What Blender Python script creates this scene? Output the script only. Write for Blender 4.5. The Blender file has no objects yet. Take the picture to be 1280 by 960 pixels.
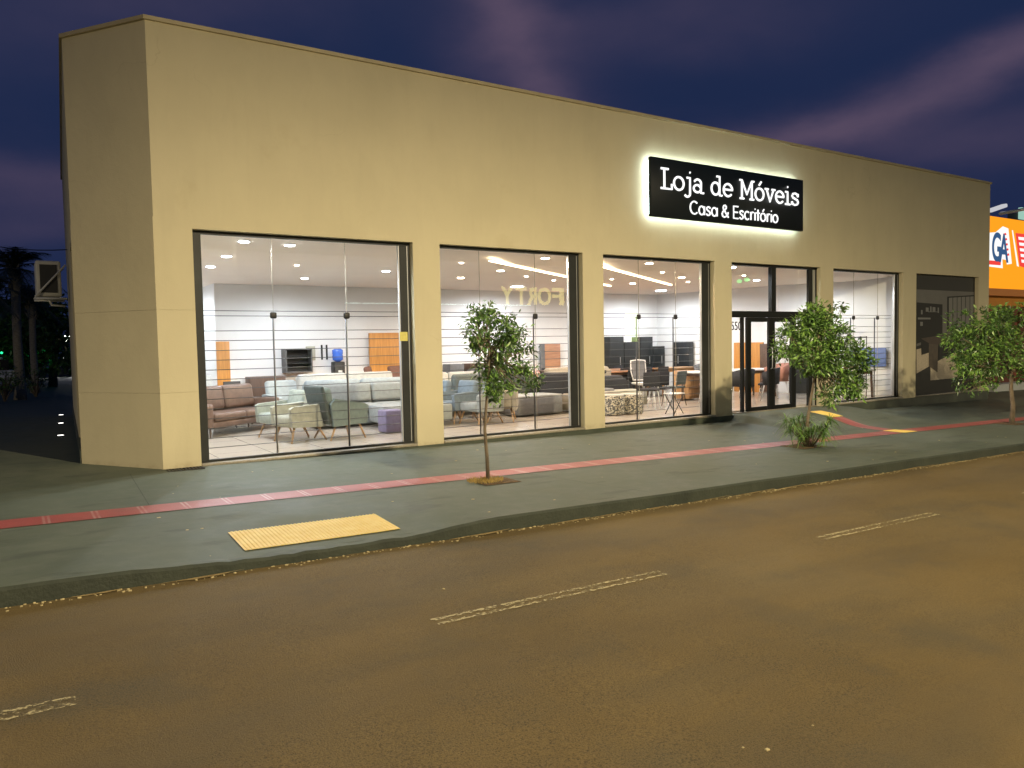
import bpy, bmesh, math, random
from mathutils import Vector, Matrix
rnd = random.Random(7)
R = math.radians
scene = bpy.context.scene
col = scene.collection

# ------------------------------------------------------------------ camera, world, exposure
CX, CY, CZ = -1.6946, -11.4632, 1.6453
AX_R = Vector((0.8375906, -0.5459738, -0.01883063))
AX_F = Vector((0.54448084, 0.83711721, -0.05268196))
AX_U = Vector((0.04452642, 0.033873, 0.99843378))
FPX = 959.77
cam_d = bpy.data.cameras.new('camera')
cam_d.sensor_width = 36.0
cam_d.lens = FPX / 1280 * 36
cam_d.clip_end = 4000
cam = bpy.data.objects.new('camera', cam_d)
col.objects.link(cam)
cam.matrix_world = Matrix(((AX_R.x, AX_U.x, -AX_F.x, CX), (AX_R.y, AX_U.y, -AX_F.y, CY), (AX_R.z, AX_U.z, -AX_F.z, CZ), (0, 0, 0, 1)))
scene.camera = cam
scene.view_settings.view_transform = 'Standard'
scene.view_settings.look = 'None'
scene.view_settings.exposure = 0.1
scene.view_settings.gamma = 1.0
try:
    scene.cycles.use_denoising = True
    scene.cycles.max_bounces = 6
    scene.cycles.diffuse_bounces = 4
    scene.cycles.glossy_bounces = 3
    scene.cycles.transparent_max_bounces = 24
    scene.cycles.sample_clamp_indirect = 6
except Exception:
    pass


def _ray(px, py):
    return AX_F + AX_R * ((px - 640) / FPX) - AX_U * ((py - 480) / FPX)


def at(px, py, Y):
    d = _ray(px, py)
    t = (Y - CY) / d.y
    return Vector((CX + d.x * t, Y, CZ + d.z * t))


def direction(px, py):
    return _ray(px, py).normalized()


world = bpy.data.worlds.new('World')
scene.world = world
world.use_nodes = True
nt = world.node_tree
nt.nodes.clear()
N = nt.nodes.new
Lk = nt.links.new


def wmath(op, a, b=None, c=None):
    n = N('ShaderNodeMath'); n.operation = op
    for i, v in enumerate((a, b, c)):
        if v is None:
            continue
        if isinstance(v, (int, float)):
            n.inputs[i].default_value = v
        else:
            Lk(v, n.inputs[i])
    return n.outputs[0]


def wmix(f, a, b):
    n = N('ShaderNodeMix'); n.data_type = 'RGBA'
    for s, v in ((n.inputs[0], f), (n.inputs[6], a), (n.inputs[7], b)):
        if isinstance(v, (int, float)):
            s.default_value = v
        elif isinstance(v, tuple):
            s.default_value = (*v, 1)
        else:
            Lk(v, s)
    return n.outputs[2]


tc = N('ShaderNodeTexCoord')
sep = N('ShaderNodeSeparateXYZ'); Lk(tc.outputs['Generated'], sep.inputs[0])
elev = sep.outputs[2]
sky = N('ShaderNodeTexSky'); sky.sky_type = 'NISHITA'; sky.sun_disc = False
sky.sun_elevation = R(-3.0); sky.sun_rotation = R(200)
noise1 = N('ShaderNodeTexNoise'); noise1.inputs['Scale'].default_value = 3.2; noise1.inputs['Detail'].default_value = 7; noise1.inputs['Roughness'].default_value = .55
mp = N('ShaderNodeMapping'); mp.inputs['Scale'].default_value = (1, 1, 2.2); Lk(tc.outputs['Generated'], mp.inputs[0]); Lk(mp.outputs[0], noise1.inputs[0])
noise2 = N('ShaderNodeTexNoise'); noise2.inputs['Scale'].default_value = 9; noise2.inputs['Detail'].default_value = 5
Lk(mp.outputs[0], noise2.inputs[0])
h = wmath('MULTIPLY', wmath('MAXIMUM', elev, 0.0), 1.6)
h = wmath('MINIMUM', h, 1.0)
base = wmix(h, (0.0140, 0.0215, 0.064), (0.0055, 0.0175, 0.058))


def streak(p1, p2, width, along=None, amp=1.0, soft=0.10):
    """a long cloud lying along the great circle through two sky directions"""
    d1, d2 = direction(*p1), direction(*p2)
    n = d1.cross(d2).normalized()
    dp = N('ShaderNodeVectorMath'); dp.operation = 'DOT_PRODUCT'
    Lk(tc.outputs['Generated'], dp.inputs[0]); dp.inputs[1].default_value = n
    wob = wmath('MULTIPLY', wmath('SUBTRACT', noise1.outputs[0], .5), soft)
    dist = wmath('ADD', dp.outputs['Value'], wob)
    q = wmath('DIVIDE', dist, width)
    g = wmath('EXPONENT', wmath('MULTIPLY', wmath('MULTIPLY', q, q), -1.0))
    if along:
        c, wd = along
        dc = N('ShaderNodeVectorMath'); dc.operation = 'DOT_PRODUCT'
        Lk(tc.outputs['Generated'], dc.inputs[0]); dc.inputs[1].default_value = direction(*c)
        a = wmath('SUBTRACT', 1.0, dc.outputs['Value'])
        g = wmath('MULTIPLY', g, wmath('EXPONENT', wmath('DIVIDE', a, -wd)))
    tex = wmath('ADD', .35, wmath('MULTIPLY', noise2.outputs[0], 1.1))
    return wmath('MULTIPLY', wmath('MULTIPLY', g, tex), amp)


clouds = streak((1000, 165), (1280, 65), .024, ((1200, 95), .09), 1.0)
clouds = wmath('ADD', clouds, streak((1100, 175), (1290, 165), .03, ((1280, 160), .03), .45))
clouds = wmath('ADD', clouds, streak((610, 0), (660, 110), .060, ((600, 30), .035), .55, .16))
clouds = wmath('ADD', clouds, streak((640, 60), (680, 120), .022, ((655, 90), .012), .45, .08))
clouds = wmath('ADD', clouds, streak((0, 232), (76, 240), .022, ((20, 235), .06), .55, .05))
clouds = wmath('ADD', clouds, streak((0, 285), (76, 280), .018, ((20, 280), .06), .3, .05))
clouds = wmath('ADD', clouds, streak((330, 0), (120, 20), .05, ((200, 0), .03), .3, .12))
clouds = wmath('ADD', clouds, streak((780, 40), (900, 20), .05, ((830, 20), .02), .35, .12))
gen = wmath('MULTIPLY', wmath('MAXIMUM', wmath('SUBTRACT', noise1.outputs[0], .60), 0.0), .22)
clouds = wmath('MINIMUM', wmath('ADD', clouds, gen), 1.0)
skycol = wmix(clouds, base, (0.082, 0.060, 0.105))
addn = N('ShaderNodeMix'); addn.data_type = 'RGBA'; addn.blend_type = 'ADD'; addn.inputs[0].default_value = 0.01
Lk(skycol, addn.inputs[6]); Lk(sky.outputs[0], addn.inputs[7])
bg = N('ShaderNodeBackground'); bg.inputs['Strength'].default_value = 1.0
Lk(addn.outputs[2], bg.inputs['Color'])
wo = N('ShaderNodeOutputWorld'); Lk(bg.outputs[0], wo.inputs['Surface'])

# ------------------------------------------------------------------ materials
MATS = {}


def mat(name, rgb, rough=.6, var=0.0, scale=4.0, bump=0.0, bscale=60.0, metal=0.0, spec=.5, rgb2=None, stretch=(1, 1, 1), detail=5, coat=0.0):
    """procedural paint / cloth / wood: a base colour broken up by noise, plus a fine bump"""
    if name in MATS:
        return MATS[name]
    m = bpy.data.materials.new(name); m.use_nodes = True
    t = m.node_tree; b = t.nodes['Principled BSDF']
    b.inputs['Roughness'].default_value = rough
    b.inputs['Metallic'].default_value = metal
    b.inputs['Specular IOR Level'].default_value = spec
    b.inputs['Coat Weight'].default_value = coat
    b.inputs['Base Color'].default_value = (*rgb, 1)
    co = t.nodes.new('ShaderNodeTexCoord')
    mpn = t.nodes.new('ShaderNodeMapping'); mpn.inputs['Scale'].default_value = stretch
    t.links.new(co.outputs['Object'], mpn.inputs[0])
    if var or rgb2:
        n = t.nodes.new('ShaderNodeTexNoise'); n.inputs['Scale'].default_value = scale; n.inputs['Detail'].default_value = detail
        n.inputs['Roughness'].default_value = .6
        t.links.new(mpn.outputs[0], n.inputs[0])
        r = t.nodes.new('ShaderNodeValToRGB')
        r.color_ramp.elements[0].position = .3; r.color_ramp.elements[1].position = .7
        c2 = rgb2 or tuple(min(1, c * (1 + var)) for c in rgb)
        c1 = rgb if rgb2 else tuple(c * (1 - var) for c in rgb)
        r.color_ramp.elements[0].color = (*c1, 1); r.color_ramp.elements[1].color = (*c2, 1)
        t.links.new(n.outputs[0], r.inputs[0]); t.links.new(r.outputs[0], b.inputs['Base Color'])
    if bump:
        n2 = t.nodes.new('ShaderNodeTexNoise'); n2.inputs['Scale'].default_value = bscale; n2.inputs['Detail'].default_value = 4
        t.links.new(co.outputs['Object'], n2.inputs[0])
        bp = t.nodes.new('ShaderNodeBump'); bp.inputs['Strength'].default_value = bump; bp.inputs['Distance'].default_value = .02
        t.links.new(n2.outputs[0], bp.inputs['Height']); t.links.new(bp.outputs[0], b.inputs['Normal'])
    MATS[name] = m
    return m


def emit(name, rgb, strength):
    if name in MATS:
        return MATS[name]
    m = bpy.data.materials.new(name); m.use_nodes = True
    t = m.node_tree; t.nodes.clear()
    e = t.nodes.new('ShaderNodeEmission'); e.inputs[0].default_value = (*rgb, 1); e.inputs[1].default_value = strength
    o = t.nodes.new('ShaderNodeOutputMaterial'); t.links.new(e.outputs[0], o.inputs[0])
    MATS[name] = m
    return m


class NB:
    """tiny node helper for the hand-made materials"""
    def __init__(s, name):
        s.m = bpy.data.materials.new(name); s.m.use_nodes = True
        s.t = s.m.node_tree; s.b = s.t.nodes['Principled BSDF']; s.out = s.t.nodes['Material Output']
        s.co = s.t.nodes.new('ShaderNodeTexCoord').outputs['Object']
        MATS[name] = s.m

    def n(s, typ, **kw):
        x = s.t.nodes.new(typ)
        for k, v in kw.items():
            setattr(x, k, v)
        return x

    def set(s, sock, v):
        if isinstance(v, (int, float)):
            sock.default_value = v
        elif isinstance(v, tuple):
            sock.default_value = (*v, 1) if len(v) == 3 and sock.type == 'RGBA' else v
        else:
            s.t.links.new(v, sock)

    def math(s, op, a, b=None):
        x = s.n('ShaderNodeMath', operation=op); s.set(x.inputs[0], a)
        if b is not None:
            s.set(x.inputs[1], b)
        return x.outputs[0]

    def noise(s, scale, detail=5, stretch=(1, 1, 1), rough=.6, loc=(0, 0, 0)):
        mpn = s.n('ShaderNodeMapping'); mpn.inputs['Scale'].default_value = stretch; mpn.inputs['Location'].default_value = loc
        s.t.links.new(s.co, mpn.inputs[0])
        x = s.n('ShaderNodeTexNoise'); x.inputs['Scale'].default_value = scale; x.inputs['Detail'].default_value = detail
        x.inputs['Roughness'].default_value = rough
        s.t.links.new(mpn.outputs[0], x.inputs[0]); return x.outputs[0]

    def ramp(s, v, stops):
        x = s.n('ShaderNodeValToRGB'); cr = x.color_ramp
        while len(cr.elements) < len(stops):
            cr.elements.new(.5)
        for e, (p, c) in zip(cr.elements, stops):
            e.position = p; e.color = (*c, 1) if isinstance(c, tuple) else (c, c, c, 1)
        s.set(x.inputs[0], v); return x.outputs[0]

    def mix(s, f, a, b, blend='MIX'):
        x = s.n('ShaderNodeMix', data_type='RGBA', blend_type=blend)
        s.set(x.inputs[0], f); s.set(x.inputs[6], a); s.set(x.inputs[7], b); return x.outputs[2]

    def bump(s, hgt, strength, dist=.02):
        x = s.n('ShaderNodeBump'); x.inputs['Strength'].default_value = strength; x.inputs['Distance'].default_value = dist
        s.set(x.inputs['Height'], hgt); s.t.links.new(x.outputs[0], s.b.inputs['Normal'])

    def xyz(s):
        x = s.n('ShaderNodeSeparateXYZ'); s.t.links.new(s.co, x.inputs[0]); return x.outputs


# facade render: cream paint with run-down streaks, roller marks and damp stains
w = NB('facade_paint')
a = w.noise(.55, 6); st = w.noise(1.6, 6, (3.2, 3.2, .45)); fine = w.noise(70, 3)
c = w.ramp(a, [(.3, (.52, .468, .315)), (.7, (.58, .52, .352))])
c = w.mix(w.math('MULTIPLY', w.ramp(st, [(.52, 0.0), (.8, 1.0)]), .12), c, (.36, .30, .175))
c = w.mix(w.math('MULTIPLY', w.ramp(w.noise(1.1, 7, loc=(3, 1, 5)), [(.62, 0.0), (.72, 1.0)]), .25), c, (.40, .33, .19))
vo = w.n('ShaderNodeTexVoronoi', feature='DISTANCE_TO_EDGE'); vo.inputs['Scale'].default_value = .42
wv = w.n('ShaderNodeVectorMath', operation='ADD'); w.t.links.new(w.co, wv.inputs[0])
nzv = w.n('ShaderNodeTexNoise'); nzv.inputs['Scale'].default_value = 1.3; nzv.inputs['Detail'].default_value = 8; w.t.links.new(w.co, nzv.inputs[0]); w.t.links.new(nzv.outputs['Color'], wv.inputs[1]); w.t.links.new(wv.outputs[0], vo.inputs['Vector'])
crk = w.math('MULTIPLY', w.ramp(vo.outputs['Distance'], [(.0, 1.0), (.004, 0.0)]), w.ramp(w.noise(.5, 3, loc=(9, 2, 4)), [(.56, 0.0), (.64, .22)]))
c = w.mix(crk, c, (.26, .22, .13))
rol = w.noise(2.6, 4, (.7, .7, .28), loc=(2, 2, 2))
c = w.mix(w.math('MULTIPLY', w.ramp(rol, [(.46, 0.0), (.56, 1.0)]), .16), c, (.63, .57, .38))
dirt = w.math('MULTIPLY', w.ramp(w.xyz()[2], [(.0, 1.0), (.10, 0.0)]), w.ramp(w.noise(5, 6), [(.4, 0.0), (.7, .55)]))
c = w.mix(dirt, c, (.25, .19, .11))
w.set(w.b.inputs['Base Color'], c); w.b.inputs['Roughness'].default_value = .75; w.b.inputs['Specular IOR Level'].default_value = .25
w.bump(w.math('ADD', w.math('MULTIPLY', fine, .5), w.noise(9, 5)), .22, .012)
FACADE = w.m

# pavement: dark green floor paint, worn and dusty, with damp patches
w = NB('painted_pavement')
a = w.noise(.9, 7); b2 = w.noise(5, 6); fine = w.noise(140, 3)
c = w.ramp(a, [(.28, (.076, .094, .068)), (.5, (.096, .114, .082)), (.75, (.126, .140, .104))])
c = w.mix(w.math('MULTIPLY', w.ramp(b2, [(.45, 0.0), (.75, 1.0)]), .35), c, (.155, .162, .128))
c = w.mix(w.math('MULTIPLY', w.ramp(w.noise(2.2, 7, (.5, 1.6, 1), loc=(7, 2, 0)), [(.58, 0.0), (.64, 1.0)]), .4), c, (.048, .056, .046))
c = w.mix(w.math('MULTIPLY', w.ramp(w.noise(60, 2, loc=(1, 8, 0)), [(.70, 0.0), (.76, 1.0)]), .5), c, (.2, .2, .16))
w.set(w.b.inputs['Base Color'], c)
w.set(w.b.inputs['Roughness'], w.ramp(a, [(.3, .62), (.7, .82)])); w.b.inputs['Specular IOR Level'].default_value = .3
w.bump(w.math('ADD', fine, w.math('MULTIPLY', w.noise(4, 5), 3.0)), .18, .006)
PAVE = w.m

# road: old asphalt stained brown by red earth, coarse where the binder has worn off
w = NB('asphalt')
a = w.noise(.35, 7); b2 = w.noise(1.7, 6, (.35, 1.2, 1)); fine = w.noise(95, 4, rough=.75); grit = w.noise(210, 2)
c = w.ramp(a, [(.3, (.168, .117, .042)), (.5, (.216, .152, .057)), (.72, (.235, .175, .076))])
c = w.mix(w.math('MULTIPLY', w.ramp(b2, [(.45, 0.0), (.7, 1.0)]), .45), c, (.125, .105, .062))
c = w.mix(w.math('MULTIPLY', w.ramp(fine, [(.35, 1.0), (.55, 0.0)]), w.ramp(w.noise(.45, 5, (.5, 1, 1), loc=(5, 3, 0)), [(.42, .25), (.58, .85)])), c, (.050, .040, .024))
tyre = w.ramp(w.math('ABSOLUTE', w.math('SUBTRACT', w.math('FRACT', w.math('DIVIDE', w.math('ADD', w.xyz()[1], 21.0), 1.75)), .5)), [(.0, 1.0), (.28, 0.0)])
c = w.mix(w.math('MULTIPLY', tyre, .22), c, (.10, .082, .055))
vo = w.n('ShaderNodeTexVoronoi', feature='DISTANCE_TO_EDGE'); vo.inputs['Scale'].default_value = .55
wv = w.n('ShaderNodeVectorMath', operation='ADD'); w.t.links.new(w.co, wv.inputs[0])
nzv = w.n('ShaderNodeTexNoise'); nzv.inputs['Scale'].default_value = 1.6; nzv.inputs['Detail'].default_value = 9; nzv.inputs['Roughness'].default_value = .65; w.t.links.new(w.co, nzv.inputs[0]); w.t.links.new(nzv.outputs['Color'], wv.inputs[1]); w.t.links.new(wv.outputs[0], vo.inputs['Vector'])
crk = w.math('MULTIPLY', w.ramp(vo.outputs['Distance'], [(.0, 1.0), (.006, .6), (.012, 0.0)]), w.ramp(w.noise(.4, 3, loc=(2, 7, 4)), [(.62, 0.0), (.72, .35)]))
c = w.mix(crk, c, (.05, .038, .022))
c = w.mix(w.math('MULTIPLY', w.ramp(grit, [(.62, 0.0), (.72, 1.0)]), .35), c, (.26, .21, .13))
c = w.mix(w.math('MULTIPLY', w.ramp(w.noise(.8, 5, (1, 1, 1), loc=(4, 9, 0)), [(.56, 0.0), (.66, 1.0)]), .3), c, (.09, .085, .06))
w.set(w.b.inputs['Base Color'], c); w.b.inputs['Roughness'].default_value = .8
w.b.inputs['Specular IOR Level'].default_value = .3
w.bump(w.math('ADD', fine, w.math('MULTIPLY', grit, .6)), .9, .014)
ASPHALT = w.m


def worn_paint(name, rgb, y0, y1):
    """thin worn line: the edges of the stripe survive, the middle is mostly rubbed off"""
    w = NB(name)
    X = w.xyz()
    mid = w.math('ABSOLUTE', w.math('DIVIDE', w.math('SUBTRACT', X[1], (y0 + y1) / 2), (y1 - y0) / 2))
    edge = w.ramp(mid, [(.2, .14), (.62, .27), (.88, .27), (1.0, .0)])
    nz = w.math('MULTIPLY', w.noise(55, 5, (.55, 1, 1)), 1.0)
    wearn = w.noise(2.3, 3)
    v = w.math('ADD', w.math('ADD', nz, edge), w.math('MULTIPLY', wearn, .35))
    mask = w.ramp(v, [(.86, 0.0), (1.0, .9)])
    w.b.inputs['Base Color'].default_value = (*rgb, 1); w.b.inputs['Roughness'].default_value = .7
    tr = w.n('ShaderNodeBsdfTransparent'); mx = w.n('ShaderNodeMixShader')
    w.t.links.new(mask, mx.inputs[0]); w.t.links.new(tr.outputs[0], mx.inputs[1]); w.t.links.new(w.b.outputs[0], mx.inputs[2])
    w.t.links.new(mx.outputs[0], w.out.inputs[0])
    return w.m


# red tactile tiles with pale double joints every 42 cm
w = NB('red_tactile_paint')
X = w.xyz()
fr = w.math('FRACT', w.math('DIVIDE', w.math('ADD', X[0], 20.0), .42))
j = w.ramp(fr, [(.0, 0.0), (.02, 1.0), (.05, 1.0), (.07, 0.0), (.10, 0.0), (.12, .9), (.15, .9), (.17, 0.0)])
j = w.math('MULTIPLY', w.math('MULTIPLY', j, w.ramp(w.noise(3.0, 3), [(.3, .05), (.6, .8)])), .5)
c = w.ramp(w.noise(1.4, 6), [(.3, (.25, .040, .032)), (.7, (.36, .075, .062))])
c = w.mix(w.ramp(w.noise(80, 3), [(.5, 0.0), (.75, .5)]), c, (.42, .20, .17))
c = w.mix(w.math('MULTIPLY', w.ramp(w.noise(2.6, 5, loc=(4, 4, 0)), [(.5, 0.0), (.7, .5)]), .8), c, (.17, .06, .05))
w.set(w.b.inputs['Base Color'], w.mix(j, c, (.55, .42, .38))); w.b.inputs['Roughness'].default_value = .55
w.bump(w.noise(90, 3), .3, .006)
REDPAVE = w.m
YELLOW = mat('yellow_tactile', (.74, .50, .07), .6, rgb2=(.82, .62, .16), scale=6, bump=.2, bscale=90)
FLOORTILE = None
w = NB('porcelain_floor')
br = w.n('ShaderNodeTexBrick'); br.offset = 0; br.inputs['Scale'].default_value = 1; br.inputs['Brick Width'].default_value = .8; br.inputs['Row Height'].default_value = .8
br.inputs['Mortar Size'].default_value = .006; br.inputs['Color1'].default_value = (.45, .405, .345, 1); br.inputs['Color2'].default_value = (.48, .43, .37, 1); br.inputs['Mortar'].default_value = (.22, .19, .16, 1)
w.t.links.new(w.co, br.inputs[0])
w.set(w.b.inputs['Base Color'], w.mix(w.math('MULTIPLY', w.noise(3, 6), .3), br.outputs[0], (.33, .27, .22)))
w.b.inputs['Roughness'].default_value = .22
FLOORTILE = w.m

# window glass: mostly see-through, mirror by Fresnel
w = NB('window_glass')
w.t.nodes.remove(w.b)
fz = w.n('ShaderNodeFresnel'); geo = w.n('ShaderNodeNewGeometry')
w.set(fz.inputs[0], w.math('SUBTRACT', 1.5, w.math('MULTIPLY', geo.outputs['Backfacing'], 1.5 - 1 / 1.5)))
gl = w.n('ShaderNodeBsdfGlossy'); gl.inputs['Roughness'].default_value = .003
tr = w.n('ShaderNodeBsdfTransparent'); tr.inputs[0].default_value = (.965, .975, .97, 1)
mx = w.n('ShaderNodeMixShader'); w.t.links.new(fz.outputs[0], mx.inputs[0]); w.t.links.new(tr.outputs[0], mx.inputs[1]); w.t.links.new(gl.outputs[0], mx.inputs[2])
w.t.links.new(mx.outputs[0], w.out.inputs[0])
GLASS = w.m

INWALL = mat('interior_white_paint', (.74, .74, .745), .7, .03, 1.5, .05, 40)
CEIL = mat('ceiling_warm_tint', (.92, .83, .75), .8, .02, 1.2)  # peach of the warm lamps is tinted into the white paint
PLINTH = mat('green_base_paint', (.060, .072, .052), .6, .25, 2.5, .15, 80)
CAP = mat('parapet_cap_metal', (.45, .385, .235), .6, .12, 2.0)
ALU_D = mat('dark_aluminium', (.026, .028, .028), .5, .15, 3.0, spec=.25)
ALU_B = mat('black_aluminium', (.007, .008, .008), .5, .1, 3.0, spec=.15)
ALU_L = mat('light_aluminium', (.52, .53, .54), .35, .08, 3.0, metal=.6)
STEEL = mat('grille_steel', (.07, .072, .08), .45, .1, 5.0, metal=.3)
BLACKP = mat('black_plastic', (.010, .010, .011), .5)
SILL = mat('granite_sill', (.30, .27, .21), .5, .25, 30.0)
SOIL = mat('dry_soil', (.11, .068, .028), .95, .5, 22.0, .8, 50)
WHITEP = mat('white_enamel', (.70, .70, .68), .4, .05, 4.0)
BARK = mat('bark', (.15, .115, .075), .9, .4, 16.0, .6, 50, stretch=(1, 1, .3))
CONC = mat('grey_concrete', (.20, .19, .165), .85, .2, 3.0, .2, 50)
LEAF = [mat('leaf_dark', (.045, .088, .022), .38, .3, 6.0), mat('leaf_mid', (.105, .215, .045), .38, .3, 6.0), mat('leaf_light', (.19, .33, .065), .4, .3, 6.0)]
for lm in LEAF:
    p = lm.node_tree.nodes['Principled BSDF']
    p.inputs['Transmission Weight'].default_value = 0.0
    p.inputs['Subsurface Weight'].default_value = 0.0


# ------------------------------------------------------------------ mesh building
class MB:
    def __init__(s):
        s.bm = bmesh.new(); s.mi = 0

    def _tag(s, faces, smooth=False):
        for f in faces:
            f.material_index = s.mi; f.smooth = smooth

    def poly(s, pts, smooth=False):
        vs = [s.bm.verts.new(p) for p in pts]
        f = s.bm.faces.new(vs); s._tag([f], smooth); return s

    def box(s, lo, hi, bev=0.0, seg=2, rot=None, about=None):
        lo, hi = Vector(lo), Vector(hi)
        r = bmesh.ops.create_cube(s.bm, size=1.0)
        vs = r['verts']; c = (lo + hi) / 2; d = hi - lo
        for v in vs:
            v.co = Vector((v.co.x * d.x, v.co.y * d.y, v.co.z * d.z)) + c
        fs = {f for v in vs for f in v.link_faces}
        s._tag(fs)
        if bev > 0:
            es = list({e for v in vs for e in v.link_edges})
            rb = bmesh.ops.bevel(s.bm, geom=es, offset=min(bev, min(d) * .49), segments=seg, profile=.5, affect='EDGES', clamp_overlap=True)
            s._tag(rb['faces'], True)
            vs = list({v for f in rb['faces'] for v in f.verts} | {v for v in vs if v.is_valid})
            allf = {f for v in vs for f in v.link_faces}
            s._tag(allf, True)
            vs = list({v for f in allf for v in f.verts})
        if rot is not None:
            ab = Vector(about) if about is not None else c
            for v in vs:
                v.co = rot @ (v.co - ab) + ab
        return s

    def tube(s, pts, rad, n=8, caps=True):
        pts = [Vector(p) for p in pts]
        rads = rad if isinstance(rad, (list, tuple)) else [rad] * len(pts)
        rings = []; prev = None
        for i, p in enumerate(pts):
            if i == 0: t = pts[1] - p
            elif i == len(pts) - 1: t = p - pts[i - 1]
            else: t = (pts[i + 1] - p).normalized() + (p - pts[i - 1]).normalized()
            t = t.normalized() if t.length > 1e-9 else Vector((0, 0, 1))
            if prev is None:
                u = t.orthogonal().normalized()
            else:
                u = prev - t * prev.dot(t)
                u = u.normalized() if u.length > 1e-6 else t.orthogonal().normalized()
            prev = u; v = t.cross(u)
            rings.append([s.bm.verts.new(p + (u * math.cos(2 * math.pi * k / n) + v * math.sin(2 * math.pi * k / n)) * rads[i]) for k in range(n)])
        fs = []
        for a, b in zip(rings, rings[1:]):
            for k in range(n):
                fs.append(s.bm.faces.new((a[k], a[(k + 1) % n], b[(k + 1) % n], b[k])))
        s._tag(fs, n > 5)
        if caps:
            s._tag([s.bm.faces.new(rings[0][::-1]), s.bm.faces.new(rings[-1])])
        return s

    def lathe(s, prof, c=(0, 0, 0), n=20):
        c = Vector(c); rings = []
        for r, z in prof:
            rings.append([s.bm.verts.new(c + Vector((max(r, 1e-4) * math.cos(2 * math.pi * k / n), max(r, 1e-4) * math.sin(2 * math.pi * k / n), z))) for k in range(n)])
        fs = []
        for a, b in zip(rings, rings[1:]):
            for k in range(n):
                fs.append(s.bm.faces.new((a[k], a[(k + 1) % n], b[(k + 1) % n], b[k])))
        s._tag(fs, True)
        s._tag([s.bm.faces.new(rings[0][::-1]), s.bm.faces.new(rings[-1])])
        return s

    def prism(s, outline, z0, z1):
        """vertical prism on a plan outline"""
        b = [s.bm.verts.new((x, y, z0)) for x, y in outline]; t = [s.bm.verts.new((x, y, z1)) for x, y in outline]
        n = len(outline); fs = [s.bm.faces.new(b[::-1]), s.bm.faces.new(t)]
        for k in range(n):
            fs.append(s.bm.faces.new((b[k], b[(k + 1) % n], t[(k + 1) % n], t[k])))
        s._tag(fs); return s

    def xprism(s, outline, x0, x1, smooth=False):
        """prism along x on a (y, z) outline"""
        b = [s.bm.verts.new((x0, y, z)) for y, z in outline]; t = [s.bm.verts.new((x1, y, z)) for y, z in outline]
        n = len(outline); fs = [s.bm.faces.new(b), s.bm.faces.new(t[::-1])]
        s._tag(fs)
        f2 = [s.bm.faces.new((b[k], t[k], t[(k + 1) % n], b[(k + 1) % n])) for k in range(n)]
        s._tag(f2, smooth); return s

    def build(s, name, mats, parent=None, loc=None, rz=0.0):
        bmesh.ops.recalc_face_normals(s.bm, faces=s.bm.faces[:])
        me = bpy.data.meshes.new(name); s.bm.to_mesh(me); s.bm.free()
        for m in (mats if isinstance(mats, (list, tuple)) else [mats]):
            me.materials.append(m)
        o = bpy.data.objects.new(name, me); col.objects.link(o)
        if parent is not None: o.parent = parent
        if loc is not None: o.location = loc
        if rz: o.rotation_euler = (0, 0, rz)
        return o


def empty(name, loc=(0, 0, 0), rz=0.0):
    o = bpy.data.objects.new(name, None); o.empty_display_size = .2
    col.objects.link(o); o.location = loc; o.rotation_euler = (0, 0, rz); return o


def tag(o, label=None, cat=None, group=None, kind=None):
    if label: o['label'] = label
    if cat: o['category'] = cat
    if group: o['group'] = group
    if kind: o['kind'] = kind
    return o


def structure(o):
    o['kind'] = 'structure'; return o


def copy_tree(o, parent=None):
    c = o.copy(); col.objects.link(c); c.parent = parent
    for ch in list(o.children):
        copy_tree(ch, c)
    return c


# ------------------------------------------------------------------ ground levels
def clampx(x, a=-30, b=60):
    return max(a, min(b, x))


def road_z(x):
    return -.138 - .02 * clampx(x)


def sst(a, b, t):
    t = max(0.0, min(1.0, (t - a) / (b - a))); return t * t * (3 - 2 * t)


def dip(x):
    return sst(-1.5, .0, x) * (1 - sst(1.1, 2.3, x))


def walk_z(x, y):
    zk = -.02 * clampx(x)
    zf = -.0125 * max(x, 0) if x > 0 else -.02 * clampx(x)
    t = sst(-2.3, -.1, y)
    z = zk * (1 - t) + zf * t
    ramp = sst(11.42, 11.62, x) * (1 - sst(15.0, 16.4, x)) * sst(-2.0, -.15, y)
    z = z * (1 - ramp) + (-.012) * ramp
    d = dip(x) * max(0, min(1, (-4.0 - y) / 1.1))
    return z - .065 * d


def linspace(a, b, n):
    return [a + (b - a) * i / (n - 1) for i in range(n)]


def sheet(name, xs, ys, zf, m):
    me = bpy.data.meshes.new(name)
    vs = [(x, y, zf(x, y)) for y in ys for x in xs]
    nx = len(xs)
    fs = [(j * nx + i, j * nx + i + 1, (j + 1) * nx + i + 1, (j + 1) * nx + i) for j in range(len(ys) - 1) for i in range(nx - 1)]
    me.from_pydata(vs, [], fs); me.materials.append(m)
    for p in me.polygons: p.use_smooth = True
    o = bpy.data.objects.new(name, me); col.objects.link(o); return structure(o)


GROUND = mat('earth_ground', (.05, .045, .03), .9, .3, .2)
g = MB(); g.poly([(-1500, -1500, -1.9), (1500, -1500, -1.9), (1500, 1500, -1.9), (-1500, 1500, -1.9)])
structure(g.build('ground', GROUND))
sheet('road', linspace(-60, 70, 131), linspace(-14.0, -5.16, 12), lambda x, y: road_z(x), ASPHALT)
KY = -5.18
xs = sorted(set([round(v, 3) for v in linspace(-30, 60, 91)] + [round(v, 3) for v in linspace(-2, 3, 41)] + [round(v, 3) for v in linspace(11, 17, 61)] + [11.42, 11.47, 11.52, 11.57, 11.62]))
ys = sorted(set([round(v, 3) for v in linspace(KY + .12, .4, 46)] + [1, 2, 4, 8, 14, 22, 34, 50]))
PIT = []


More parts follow.
